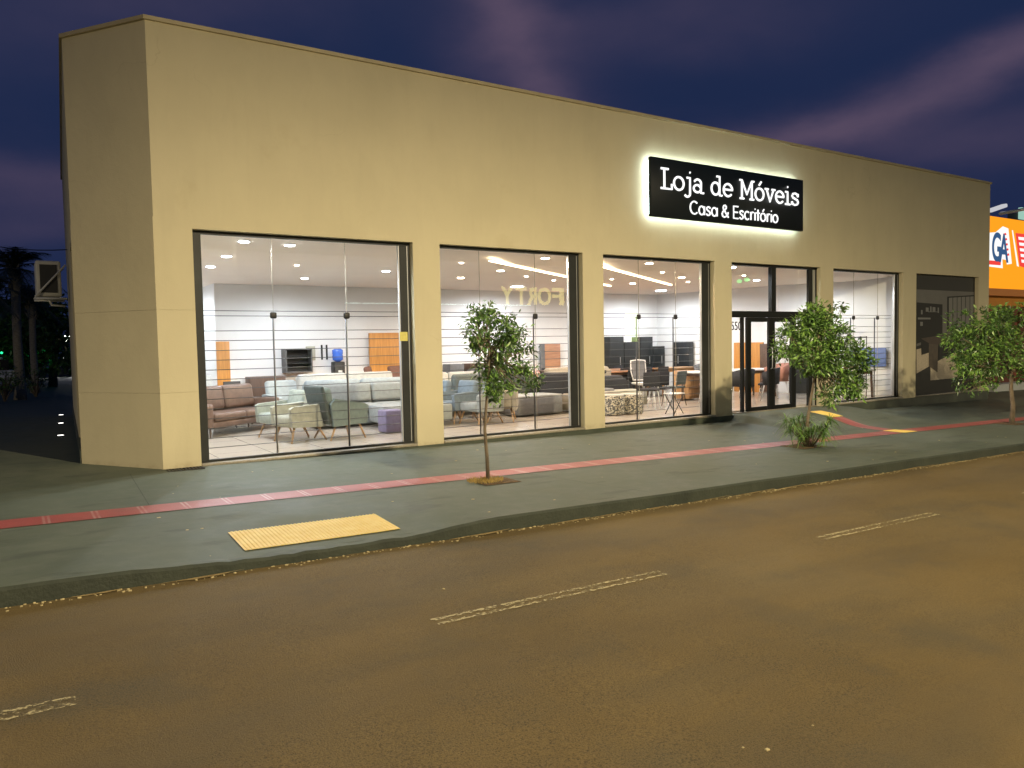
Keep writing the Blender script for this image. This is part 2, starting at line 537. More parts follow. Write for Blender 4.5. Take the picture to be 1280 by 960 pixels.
def tuck(x, y):
    return walk_z(x, y) - (.3 if (x > .5 and x < 22.6 and y > .3 and y < 7) else 0)


sheet('sidewalk', xs, ys, tuck, PAVE)
# kerb with the dropped part in front of the yellow strip
k = MB()
kx = sorted(set([round(v, 3) for v in linspace(-30, 60, 61)] + [round(v, 3) for v in linspace(-1, 2.2, 33)]))
pv = None
wob = random.Random(3)
for x in kx:
    zt = walk_z(x, KY + .1) + .004; zb = road_z(x) - .12
    yo = wob.uniform(-.012, .012); zo = wob.uniform(-.006, .004)
    ring = [k.bm.verts.new(p) for p in ((x, KY + .13, zb), (x, KY + .13, zt + zo), (x, KY + .022 + yo, zt + zo), (x, KY + yo, zt - .022 + zo), (x, KY - .012 + yo, zb))]
    if pv:
        for i in range(4):
            k.mi = 1 if i == 1 else 0
            k._tag([k.bm.faces.new((pv[i], pv[i + 1], ring[i + 1], ring[i]))])
    pv = ring
KERB = mat('kerb_paint', (.024, .031, .022), .75, .4, 3.0, .4, 40, rgb2=(.046, .055, .038))
structure(k.build('kerb', [KERB, PAVE]))
sheet('opposite_sidewalk', linspace(-60, 70, 40), linspace(-24, -14.0, 4), lambda x, y: road_z(x) + .13, PAVE)

# gutter: sand and pebbles lying along the kerb
GUT = mat('gutter_sand', (.20, .135, .05), .95, .4, 25, .6, 60, rgb2=(.40, .30, .13))
gm = MB(); r2 = random.Random(11)
x = -8.0
while x < 24:
    ln = r2.uniform(.15, .8); y0 = KY - .02; wdt = r2.uniform(.02, .085)
    if r2.random() < .72:
        n = 6
        top = [(x + ln * i / n, y0, road_z(x) + .005) for i in range(n + 1)]
        bot = [(x + ln * i / n, y0 - wdt * r2.uniform(.35, 1.0) * math.sin(math.pi * (i + .4) / (n + .8)), road_z(x) + .005) for i in range(n, -1, -1)]
        gm.poly(top + bot)
    x += ln * r2.uniform(.7, 1.05)
go = gm.build('gutter_dirt', GUT); tag(go, 'yellow brown sand gathered along the foot of the kerb', 'dirt', kind='stuff')
PEB = mat('pebble_pale', (.46, .38, .20), .9, .3, 30)
pm = MB()
for i in range(900):
    x = r2.uniform(-5, 18); s = r2.choice((.004, .005, .007, .007, .010)); yy = KY - .015 - abs(r2.gauss(0, .04))
    z = road_z(x) + s * .3
    pm.box((x - s * r2.uniform(.6, 1.5), yy - s, z - s * .5), (x + s * r2.uniform(.6, 1.5), yy + s, z + s * .6), s * .3, 1)
for i in range(14):
    x = r2.uniform(-2, 14); yy = r2.uniform(-11, -5.6); s = r2.choice((.004, .005, .009)); z = road_z(x)
    pm.box((x - s, yy - s, z - s * .3), (x + s * 1.5, yy + s, z + s * .7), s * .3, 1)
for i in range(60):
    x = r2.uniform(-1, 14); yy = r2.uniform(-5, -.4); s = r2.choice((.004, .006, .009, .012)); z = walk_z(x, yy)
    pm.box((x - s, yy - s, z - s * .2), (x + s * 1.8, yy + s, z + s * .3), s * .2, 1)
tag(pm.build('litter', PEB), 'small pale pebbles and paper scraps on road and pavement', 'litter', kind='stuff')

# road dashes
DASH = worn_paint('worn_road_paint', (.50, .42, .22), -.066, .066)
for x0, x1 in ((-3.6, -1.5), (.52, 2.54), (4.56, 6.53), (8.58, 10.6), (12.6, 14.6)):
    d = MB(); n = 8
    for i in range(n):
        xa, xb = x0 + (x1 - x0) * i / n, x0 + (x1 - x0) * (i + 1) / n
        d.poly([(xa - x0, -.066, road_z(xa) + .006), (xb - x0, -.066, road_z(xb) + .006), (xb - x0, .066, road_z(xb) + .006), (xa - x0, .066, road_z(xa) + .006)])
    structure(d.build('road_marking', DASH, loc=(x0, -7.085, 0)))

# tactile paving
TR1, TR2, TR3 = Vector((3.16, -3.42, 0)), Vector((9.46, -3.34, 0)), Vector((16.7, -3.34, 0))


def strip(name, x0, x1, y0, y1, m, n=40, lift=.006):
    s = MB()
    for i in range(n):
        xa, xb = x0 + (x1 - x0) * i / n, x0 + (x1 - x0) * (i + 1) / n
        s.poly([(xa, y0, walk_z(xa, y0) + lift), (xb, y0, walk_z(xb, y0) + lift), (xb, y1, walk_z(xb, y1) + lift), (xa, y1, walk_z(xa, y1) + lift)])
    return structure(s.build(name, m))


strip('tactile_paving', -9, 12.9, -3.08, -2.66, REDPAVE, 60)
strip('tactile_paving', 13.42, 24, -3.08, -2.66, REDPAVE, 30)
b = MB(); n = 12
for i in range(n):
    ya, yb = -2.66 + 1.5 * i / n, -2.66 + 1.5 * (i + 1) / n
    xa, xb = 12.98 + .40 * i / n, 12.98 + .40 * (i + 1) / n
    b.poly([(xa, ya, walk_z(xa, ya) + .006), (xa + .42, ya, walk_z(xa + .42, ya) + .006), (xb + .42, yb, walk_z(xb + .42, yb) + .006), (xb, yb, walk_z(xb, yb) + .006)])
structure(b.build('tactile_paving', REDPAVE))


def yellow_plate(x0, x1, y0, y1, along_y=True, pitch=.036):
    p = MB()
    n = 8
    for i in range(n):
        xa, xb = x0 + (x1 - x0) * i / n, x0 + (x1 - x0) * (i + 1) / n
        for jn in range(4):
            ya, yb = y0 + (y1 - y0) * jn / 4, y0 + (y1 - y0) * (jn + 1) / 4
            p.poly([(u, v, walk_z(u, v) + .008) for u, v in ((xa, ya), (xb, ya), (xb, yb), (xa, yb))])
    x = x0 + .02
    while x < x1 - .03:
        for jn in range(4):
            ya, yb = y0 + (y1 - y0) * jn / 4 + .004, y0 + (y1 - y0) * (jn + 1) / 4
            z0, z1 = walk_z(x, ya) + .009, walk_z(x, yb) + .009
            h = .0032
            vs = [(x, ya, z0), (x + .006, ya, z0 + h), (x + .018, ya, z0 + h), (x + .024, ya, z0), (x, yb, z1), (x + .006, yb, z1 + h), (x + .018, yb, z1 + h), (x + .024, yb, z1)]
            V = [p.bm.verts.new(q) for q in vs]
            p._tag([p.bm.faces.new([V[a] for a in q]) for q in ((0, 1, 5, 4), (1, 2, 6, 5), (2, 3, 7, 6), (0, 3, 2, 1), (4, 5, 6, 7))])
        x += pitch
    return structure(p.build('tactile_paving', YELLOW))


yellow_plate(-.13, 1.29, -4.91, -4.31)
yellow_plate(12.95, 13.40, -3.08, -2.62)
yellow_plate(13.42, 13.86, -1.14, -.58)

JOINT = mat('joint_grey', (.065, .076, .060), .9, .3, 6)
for jx, ya, yb, sk in ((-.55, -2.6, -.2, .1), (4.35, -5.0, -3.15, -.4), (8.9, -5.0, -3.1, .0), (15.3, -5.0, -.2, .0)):
    p = MB(); n = 14
    for i in range(n):
        y0_, y1_ = ya + (yb - ya) * i / n, ya + (yb - ya) * (i + 1) / n
        x0_, x1_ = jx + sk * i / n, jx + sk * (i + 1) / n
        if y0_ < -2.62 and y1_ > -3.1: continue
        p.poly([(x0_, y0_, walk_z(x0_, y0_) + .003), (x0_ + .008, y0_, walk_z(x0_, y0_) + .003), (x1_ + .008, y1_, walk_z(x1_, y1_) + .003), (x1_, y1_, walk_z(x1_, y1_) + .003)])
    structure(p.build('pavement_joint', JOINT))

# planting pits cut into the pavement (soil with a dark frame)
for t, w_, d_ in ((TR1, .52, .44), (TR2, .62, .5), (TR3, .6, .5)):
    p = MB(); N_ = 14; rr = random.Random(int(t.x * 10))
    hx = .12 if t.x < 5 else 0
    for i in range(N_):
        for jn in range(N_):
            def P(a, bb):
                xx = t.x + hx + (a / N_ - .5) * w_; yy = t.y + .04 + (bb / N_ - .5) * d_
                ed = min(a, bb, N_ - a, N_ - bb)
                hsh = math.sin(a * 12.9 + bb * 78.2 + t.x) * .5
                return (xx, yy, walk_z(xx, yy) + (.006 if ed == 0 else .006 - .006 * min(ed, 2) + .006 * hsh + .014))
            p.poly([P(i, jn), P(i + 1, jn), P(i + 1, jn + 1), P(i, jn + 1)])
    structure(p.build('soil_pit', SOIL))
mb = MB(); rr = random.Random(5)
for i in range(300):
    a = rr.uniform(0, 6.28); q = rr.uniform(0, 1) ** .6
    xx = TR1.x - .02 + math.cos(a) * .24 * q; yy = TR1.y + .03 + math.sin(a) * .19 * q; z = walk_z(xx, yy) + .02
    hh = rr.uniform(.02, .07); lx, ly = rr.uniform(-.03, .03), rr.uniform(-.03, .03)
    mb.poly([(xx - .005, yy, z), (xx + .005, yy, z), (xx + lx, yy + ly, z + hh)])
tag(mb.build('dry_grass', mat('dry_grass', (.30, .21, .06), .9, .4, 30)), 'tuft of dry yellow grass around the young tree foot', 'grass', kind='stuff')

# ------------------------------------------------------------------ the shop building
H, WT, END = 6.072, 3.328, 22.735
TH = .20
OPEN = [(.494, 3.876), (4.37, 7.40), (7.90, 10.985), (11.52, 14.64), (15.15, 18.19), (18.82, 22.13)]
shop = empty('shop_building', (0, 0, 0))
tag(shop, 'long cream furniture shop with a cut corner and lit display windows', 'building')


def wall_grid(mb, xs, zs, solid, y0, y1):
    V = {}

    def v(i, j, y):
        kk = (i, j, y)
        if kk not in V: V[kk] = mb.bm.verts.new((xs[i], y, zs[j]))
        return V[kk]
    fs = []
    nx, nz = len(xs) - 1, len(zs) - 1
    S = lambda i, j: 0 <= i < nx and 0 <= j < nz and solid(i, j)
    for i in range(nx):
        for j in range(nz):
            if not S(i, j): continue
            fs.append(mb.bm.faces.new((v(i, j, y0), v(i + 1, j, y0), v(i + 1, j + 1, y0), v(i, j + 1, y0))))
            fs.append(mb.bm.faces.new((v(i, j, y1), v(i, j + 1, y1), v(i + 1, j + 1, y1), v(i + 1, j, y1))))
            if not S(i - 1, j): fs.append(mb.bm.faces.new((v(i, j, y0), v(i, j + 1, y0), v(i, j + 1, y1), v(i, j, y1))))
            if not S(i + 1, j): fs.append(mb.bm.faces.new((v(i + 1, j, y0), v(i + 1, j, y1), v(i + 1, j + 1, y1), v(i + 1, j + 1, y0))))
            if not S(i, j - 1): fs.append(mb.bm.faces.new((v(i, j, y0), v(i, j, y1), v(i + 1, j, y1), v(i + 1, j, y0))))
            if not S(i, j + 1): fs.append(mb.bm.faces.new((v(i, j + 1, y0), v(i + 1, j + 1, y0), v(i + 1, j + 1, y1), v(i, j + 1, y1))))
    mb._tag(fs)


m = MB()
xs = [0.0] + [v for o in OPEN for v in o] + [END]
wall_grid(m, xs, [-.02, WT, H], lambda i, j: j == 1 or i % 2 == 0, 0.0, TH)
CH = Vector((-.90, 1.27, 0)); LB = Vector((-.40, 11.6, 0))
# cut corner and side wall (with a tall shallow recess), back and right walls
m.prism([(-.0005, 0), (-.0005, TH), (CH.x + .19, CH.y + .05), (CH.x, CH.y)], -.02, H)
dl = (LB - CH).normalized(); nl = Vector((-dl.y, dl.x, 0))  # outward (to the left)


def side(a, b, z0, z1, off=0.0, th=.2):
    p = CH + dl * a + nl * off; q = CH + dl * b + nl * off
    p2 = p - nl * th; q2 = q - nl * th
    m.prism([(p.x, p.y), (q.x, q.y), (q2.x, q2.y), (p2.x, p2.y)], z0, z1)


side(0.003, .45, -.1, H); side(.453, 1.9, 3.3, H); side(.453, 1.9, -.1, 3.296, -.12, .08); side(1.903, 10.35, -.1, H)
m.box((LB.x + .2, 11.4, -.1), (END, 11.6, H))
m.box((END - .2, TH + .003, -.3), (END, 11.397, H - .003))
m.prism([(0, TH + .004), (END - .21, TH + .004), (END - .21, 11.39), (-.1, 11.39), (-.6, 1.5)], H - .32, H - .22)
# the thicker render at the foot of the corner: three courses with thin joints
for z0, z1 in ((-.015, 1.05), (1.0535, 2.195), (2.1985, 3.46)):
    o1 = .006
    m.prism([(.493, -o1), (.493, -.001), (-.003, -.001), (CH.x - .002, CH.y - .004), (CH.x - o1 * .8, CH.y - o1 * .58), (-.008, -o1)], z0, z1)
wall = m.build('wall', FACADE, shop)

m = MB()
m.prism([(-.006, -.012), (-.006, .22), (CH.x + .2, CH.y + .05), (CH.x - .006, CH.y)], -.35, -.0203)
q = CH + dl * 10.3
m.prism([(CH.x + nl.x * .02, CH.y + .02), (q.x + nl.x * .02, q.y), (q.x + .2, q.y), (CH.x + .2, CH.y + .02)], -.3, .22)
m.box((-.003, -.012, -.7), (END + .01, TH, -.0205))
m.build('plinth', PLINTH, shop)

m = MB()
oo = .035
cc = [(0 - .02, -oo), (END + oo, -oo), (END + oo, .24), (.1, .24), (CH.x + .22, CH.y + .06), (LB.x + .22, LB.y), (LB.x - oo, LB.y), (CH.x - oo, CH.y - .01)]
m.prism(cc, H + .002, H + .055)
m.build('parapet_cap', CAP, shop)

# interior shell
RW0, RW1 = Vector((16.7, 7.72, 0)), Vector((18.55, .21, 0))
m = MB()
m.prism([(.02, TH + .003), (18.8, TH + .003), (18.8, 9.9), (-.5, 9.9), (-.6, 1.4)], -.05, .04)
m.build('shop_floor', FLOORTILE, shop)
m = MB()
m.xprism([(TH + .004, 3.30), (1.2, 3.2), (9.9, 3.2), (9.9, 3.36), (TH + .004, 3.36)], .03, END - .3)
m.build('ceiling', CEIL, shop)
m = MB()
m.box((2.4, 7.72, .041), (16.9, 7.85, 3.199))
m.box((-.45, 9.2, .041), (2.6, 9.3, 3.199))
m.box((2.4, 7.853, .041), (2.5, 9.197, 3.199))
m.prism([(RW0.x, RW0.y - .003), (17.25, 3.2), (RW1.x, RW1.y), (RW1.x + .14, RW1.y), (17.4, 3.2), (RW0.x + .12, RW0.y - .003)], .041, 3.199)
m.prism([(17.27, 3.1), (RW1.x + .02, RW1.y), (RW1.x + .12, RW1.y), (17.4, 3.1)], 3.2, 3.36)
m.prism([(-.42, 1.95), (-.30, 1.95), (-.1, 9.19), (-.22, 9.19)], .041, 3.199)
m.build('inner_wall', INWALL, shop)

# sills
for i, (a, b_) in enumerate(OPEN):
    if i == 3: continue
    m = MB(); m.box((a + .004, -.03, -.018), (b_ - .004, .14, .022), .006, 1)
    m.build('sill', SILL, shop)

ROD_Z = [.20 + .1425 * i for i in range(13)] + [2.13, 2.205]


def window(i, posts, left_w, right_w):
    a, b_ = OPEN[i]
    f = MB(); gy = .15
    f.box((a + .003, gy - .03, WT - .05), (b_ - .003, gy + .04, WT - .003))
    f.box((a + .003, gy - .03, .024), (b_ - .003, gy + .04, .055))
    f.box((a + .003, gy - .03, .056), (a + left_w, gy + .04, WT - .051))
    f.box((b_ - .035, gy - .03, .056), (b_ - .003, gy + .04, WT - .051))
    fr = f.build('window', ALU_D, shop)
    f = MB()
    f.box((b_ - .04 - right_w, gy - .015, .056), (b_ - .052, gy + .03, WT - .051))
    f.build('jamb_panel', ALU_D, fr)
    f = MB()
    for xx in (b_ - .051, b_ - .042 - right_w - .03):
        f.box((xx, gy - .02, .056), (xx + .014, gy + .035, WT - .051))
    f.build('jamb_trim', ALU_L, fr)
    xs = [a + left_w + .002] + posts + [b_ - .06 - right_w]
    for u, v in zip(xs, xs[1:]):
        f = MB(); f.box((u + .003, gy, .056), (v - .003, gy + .008, WT - .052))
        # a single sheet is enough for each pane: keep only the outer face
        bm = f.bm; kill = [fc for fc in bm.faces if fc.normal.y > -.5]
        bmesh.ops.delete(bm, geom=kill, context='FACES')
        f.build('glass_pane', GLASS, fr)
    f = MB()
    for z in ROD_Z:
        f.tube([(a + .05, gy + .17, z), (b_ - .03, gy + .17, z)], .0055, 6)
    f.build('grille', STEEL, fr)
    for px_ in posts:
        f = MB(); f.tube([(px_ + .02, gy + .1, .045), (px_ + .02, gy + .1, 2.14)], .014, 8); f.build('grille_post', STEEL, fr)
        f = MB(); f.box((px_ - .05, gy - .02, 2.085), (px_ + .05, gy + .03, 2.185), .03, 3); f.build('glass_clamp', BLACKP, fr)
        f = MB(); f.box((px_ - .0015, gy - .002, .056), (px_ + .0015, gy + .010, WT - .052)); f.build('glass_joint', SILL, fr)
    return fr


w1 = window(0, [1.62, 2.77], .13, .13)
window(1, [5.22, 6.40], .03, .17)
window(2, [8.94, 9.97], .03, .20)
window(4, [16.22, 17.27], .03, .12)
f = MB(); f.box((3.66, .118, 1.72), (3.80, .128, 1.87)); f.build('paper_note', mat('yellow_note', (.62, .55, .16), .8, .1, 20), w1)

# entrance
a, b_ = OPEN[3]
e = MB(); gy = .13
e.box((a + .003, gy - .04, 2.13), (b_ - .15, gy + .06, 2.27))
e.box((a + .003, gy - .04, WT - .05), (b_ - .003, gy + .06, WT - .003))
e.box((12.97, gy - .04, 2.273), (13.12, gy + .06, WT - .053))
e.box((11.985, gy - .03, .0), (12.035, gy + .05, 2.127))
e.box((b_ - .28, gy - .02, .0), (b_ - .15, gy + .05, WT - .053))
e.box((b_ - .04, gy - .03, .0), (b_ - .003, gy + .05, WT - .053))
ent = e.build('entrance', ALU_B, shop)
for xa, xb in ((12.14, 12.985), (12.995, 13.86)):
    d = MB(); sw = .13 if xa < 12.5 else .10
    d.box((xa, gy - .03, .012), (xa + sw, gy + .03, 2.126)); d.box((xb - (.10 if xa < 12.5 else .16), gy - .03, .012), (xb, gy + .03, 2.126))
    d.box((xa + sw + .001, gy - .03, .012), (xb - .161, gy + .03, .10)); d.box((xa + sw + .001, gy - .03, 2.03), (xb - .161, gy + .03, 2.126))
    d.build('door_leaf', ALU_B, ent)
    d = MB(); xh = xb - .05 if xa < 12.5 else xa + .05
    d.tube([(xh, gy - .03, .95), (xh, gy - .085, .97), (xh, gy - .085, 1.43), (xh, gy - .03, 1.45)], .012, 8); d.build('door_handle', ALU_L, ent)
for xa, xb, z0, z1 in ((a + .01, 11.98, .03, 2.12), (12.04, 12.135, .03, 2.12), (12.27, 12.83, .1, 2.03), (13.1, 13.7, .1, 2.03), (13.865, b_ - .285, .03, 2.12), (a + .01, 12.96, 2.28, WT - .06), (13.13, b_ - .285, 2.28, WT - .06)):
    d = MB(); d.poly([(xa, gy, z0), (xb, gy, z0), (xb, gy, z1), (xa, gy, z1)]); d.build('glass_pane', GLASS, ent)
d = MB()
d.box((b_ - .145, gy - .02, .0), (b_ - .045, gy + .04, WT - .055)); d.build('jamb_panel', ALU_L, ent)
d = MB(); d.box((a + .01, gy - .05, -.02), (b_ - .01, .21, .01)); d.build('threshold', SILL, ent)
fc = bpy.data.curves.new('house_number', 'FONT'); fc.body = '550'; fc.size = .27; fc.extrude = .003; fc.space_character = 1.0
tmp = bpy.data.objects.new('tmp', fc); col.objects.link(tmp)
bpy.context.view_layer.update()
me = bpy.data.meshes.new_from_object(tmp.evaluated_get(bpy.context.evaluated_depsgraph_get()))
bpy.data.objects.remove(tmp)
me.materials.clear(); me.materials.append(BLACKP)
hn = bpy.data.objects.new('house_number', me); col.objects.link(hn); hn.parent = ent
hn.location = (11.63, gy - .006, 1.85); hn.rotation_euler = (R(90), 0, 0); hn.scale = (.86, 1, 1)

# poster window: a large printed panel of an office filling the last opening
a, b_ = OPEN[5]
PM = [mat('poster_charcoal', (0.011, 0.012, 0.011), .65, .1, 2), mat('poster_wall_grey', (.115, .114, .108), .65, .08, 2), mat('poster_black', (.005, .006, .006), .7),
      mat('poster_curtain', (0.15, 0.15, 0.142), .65, .18, 9, stretch=(4, 1, .1)), mat('poster_floor', (.42, .36, .27), .65, .2, 12, stretch=(1, 1, 5)),
      mat('poster_wood', (.035, .022, .013), .5, .3, 8, stretch=(1, 1, .3)), mat('poster_white', (.15, .155, .155), .6), mat('poster_wood_light', (.06, .045, .03), .5, .3, 8)]
p = MB(); py_ = .10
p.box((a + .012, py_, .026), (b_ - .012, py_ + .02, WT - .004))


def pp(pts, mi, layer):
    """picture shapes on the print: crop pixels -> place on the poster plane"""
    p.mi = mi
    p.poly([(q.x, py_ - .0012 * layer, q.z) for q in (at(1130 + u / 5.053, 330 + v / 5.053, py_) for u, v in pts)])


pp([(78, 160), (443, 177), (443, 585), (343, 560), (343, 440), (78, 522)], 1, 1)
pp([(78, 520), (343, 440), (343, 720), (168, 735), (78, 695)], 0, 2)
pp([(78, 540), (160, 520), (160, 645), (78, 692)], 4, 3)
pp([(166, 638), (343, 545), (343, 718), (166, 735)], 4, 3)
pp([(78, 242), (242, 255), (242, 440), (78, 505)], 2, 4)
pp([(272, 206), (443, 196), (443, 402), (272, 425)], 2, 4)
for u in range(6):
    x0 = 282 + u * 27
    pp([(x0, 214 - u * 1.6), (x0 + 23, 212 - u * 1.6), (x0 + 23, 402 - u * 2), (x0, 405 - u * 2)], 3, 5)
pp([(108, 470), (345, 432), (345, 468), (214, 508), (157, 520), (108, 560)], 5, 6)
pp([(155, 505), (213, 508), (210, 685), (155, 645)], 7, 7)
pp([(216, 520), (343, 470), (343, 545), (216, 610)], 2, 7)
pp([(104, 470), (155, 500), (155, 560), (108, 575)], 2, 8)
for u, v, ww, hh in ((135, 275, 18, 26), (162, 268, 10, 34), (178, 272, 18, 30), (210, 275, 8, 34), (105, 290, 10, 28), (85, 338, 80, 12), (100, 365, 16, 26), (150, 300, 60, 4), (232, 462, 34, 7)):
    pp([(u, v), (u + ww, v + 1), (u + ww, v + hh), (u, v + hh)], 6, 9)
p.mi = 0
post = p.build('poster_panel', PM); tag(post, 'dark printed panel of an office desk scene in the last window bay', 'poster')

# ------------------------------------------------------------------ shop sign
SIGN_F = mat('sign_face_black', (.006, .010, .014), .5, .1, 3, spec=.25)
HALO = emit('sign_led_white', (.78, .97, 1.0), 26.0)
TXT = emit('sign_letter_light', (1.0, 1.0, .98), 1.25)
sx0, sx1, sz0, sz1, sy = 8.97, 13.70, 4.10, 5.26, -.21
sign = empty('storefront_sign', ((sx0 + sx1) / 2, 0, sz0))
tag(sign, 'black halo-lit shop sign with white letters above the entrance', 'sign')
SO = Vector(((sx0 + sx1) / 2, 0, sz0))


def sgn(mbx, name, mt):
    for v in mbx.bm.verts: v.co -= SO
    return mbx.build(name, mt, sign)


m = MB(); m.box((sx0, sy, sz0), (sx1, -.125, sz1), .006, 1); sgn(m, 'sign_box', SIGN_F)
m = MB(); t_ = .03
for lo, hi in (((sx0 + .05, -.105, sz0 + .03), (sx1 - .05, -.085, sz0 + .05)), ((sx0 + .05, -.105, sz1 - .05), (sx1 - .05, -.085, sz1 - .012)), ((sx0 + .03, -.105, sz0 + .06), (sx0 + .05, -.085, sz1 - .06)), ((sx1 - .05, -.105, sz0 + .06), (sx1 - .03, -.085, sz1 - .06))):
    m.box(lo, hi)
sgn(m, 'light_strip', HALO)
for xx in (sx0 + .4, (sx0 + sx1) / 2, sx1 - .4):
    m = MB(); m.box((xx - .02, -.124, sz0 + .25), (xx + .02, -.001, sz1 - .26)); sgn(m, 'bracket', ALU_D)


def arc(cx, cy, rx, ry, a0, a1, n=18):
    return [(cx + rx * math.cos(R(a0 + (a1 - a0) * i / n)), cy + ry * math.sin(R(a0 + (a1 - a0) * i / n))) for i in range(n + 1)]


SERIF = {
    'L': (1.12, [[(.36, 0), (.36, 1.42)], [(.08, 1.42), (.70, 1.42)], [(.06, 0), (1.0, 0), (1.0, .38)]]),
    'o': (1.08, [arc(.5, .49, .43, .47, 0, 360, 26)]),
    'j': (.66, [[(.14, 1.0), (.42, 1.0), (.42, -.15)] + arc(.17, -.15, .25, .25, 0, -150, 8), [(.40, 1.40), (.43, 1.40)]]),
    'a': (1.08, [arc(.42, .29, .33, .27, 0, 360, 20), [(.16, .80)] + arc(.46, .70, .30, .28, 150, 0, 10) + [(.76, 0), (1.0, 0)]]),
    'd': (1.14, [arc(.44, .48, .38, .46, 0, 360, 24), [(.56, 1.42), (.84, 1.42), (.84, 0), (1.06, 0)]]),
    'e': (1.02, [[(.09, .52), (.91, .52)] + arc(.50, .49, .42, .47, 5, 318, 24)]),
    'M': (1.56, [[(.06, 0), (.46, 0)], [(.26, 0), (.26, 1.42)], [(.04, 1.42), (.26, 1.42), (.76, .35), (1.26, 1.42), (1.48, 1.42)], [(1.26, 1.42), (1.26, 0)], [(1.06, 0), (1.46, 0)]]),
    'ó': (1.08, [arc(.5, .49, .43, .47, 0, 360, 26), [(.46, 1.20), (.68, 1.50)]]),
    'v': (1.08, [[(.0, 1.0), (.34, 1.0)], [(.16, 1.0), (.52, .02), (.90, 1.0)], [(.72, 1.0), (1.06, 1.0)]]),
    'i': (.68, [[(.10, 1.0), (.34, 1.0), (.34, 0)], [(.08, 0), (.60, 0)], [(.325, 1.40), (.35, 1.40)]]),
    's': (.98, [[(.80, .68), (.80, .95)], [(.80, .74), (.72, .90), (.50, .97), (.26, .92), (.16, .74), (.26, .60), (.50, .52), (.74, .43), (.84, .25), (.74, .08), (.48, .01), (.24, .07), (.14, .26)], [(.14, .28), (.14, .02)]]),
    ' ': (.60, []),
}
SANS = {
    'C': (1.30, [arc(.68, .70, .60, .70, 48, 312, 24)]),
    'a': (1.08, [arc(.48, .48, .40, .47, 0, 360, 24), [(.90, .96), (.90, 0)]]),
    's': (.86, [[(.70, .82), (.56, .95), (.36, .96), (.20, .86), (.18, .70), (.32, .56), (.52, .47), (.68, .33), (.66, .12), (.48, .01), (.28, .02), (.12, .16)]]),
    '&': (1.30, [[(1.12, .0), (.34, .92), (.30, 1.14), (.42, 1.34), (.62, 1.38), (.78, 1.24), (.76, 1.04), (.58, .86), (.24, .62), (.12, .36), (.22, .10), (.48, .0), (.76, .10), (1.0, .34), (1.08, .60)]]),
    'E': (1.02, [[(.88, 0), (.16, 0), (.16, 1.40), (.88, 1.40)], [(.16, .72), (.80, .72)]]),
    'c': (.96, [arc(.50, .48, .40, .47, 50, 310, 20)]),
    'r': (.68, [[(.16, 0), (.16, .96)], [(.16, .55)] + arc(.48, .58, .30, .36, 165, 70, 8)]),
    'i': (.38, [[(.18, 0), (.18, .95)], [(.17, 1.34), (.19, 1.34)]]),
    't': (.66, [[(.30, 1.32), (.30, .0)], [(.06, .92), (.56, .92)]]),
    'ó': (1.08, [arc(.50, .48, .42, .47, 0, 360, 24), [(.46, 1.18), (.66, 1.44)]]),
    'o': (1.02, [arc(.50, .48, .42, .47, 0, 360, 24)]),
    ' ': (.50, []),
}


def stroke_text(text, font, x0, x1, zb, unit, rad, y):
    tot = sum(font[ch][0] for ch in text)
    sxx = (x1 - x0) / tot; x = 0
    for ch in text:
        adv, strokes = font[ch]
        if strokes:
            mbx = MB()
            for stt in strokes:
                mbx.tube([((x + u) * sxx + x0, y, v * unit + zb) for u, v in stt], rad, 8)
            sgn(mbx, 'letter', TXT)
        x += adv


stroke_text('Loja de Móveis', SERIF, 9.20, 13.54, 4.665, .272, .0225, sy - .012)
stroke_text('Casa & Escritório', SANS, 10.02, 12.80, 4.225, .180, .0165, sy - .010)

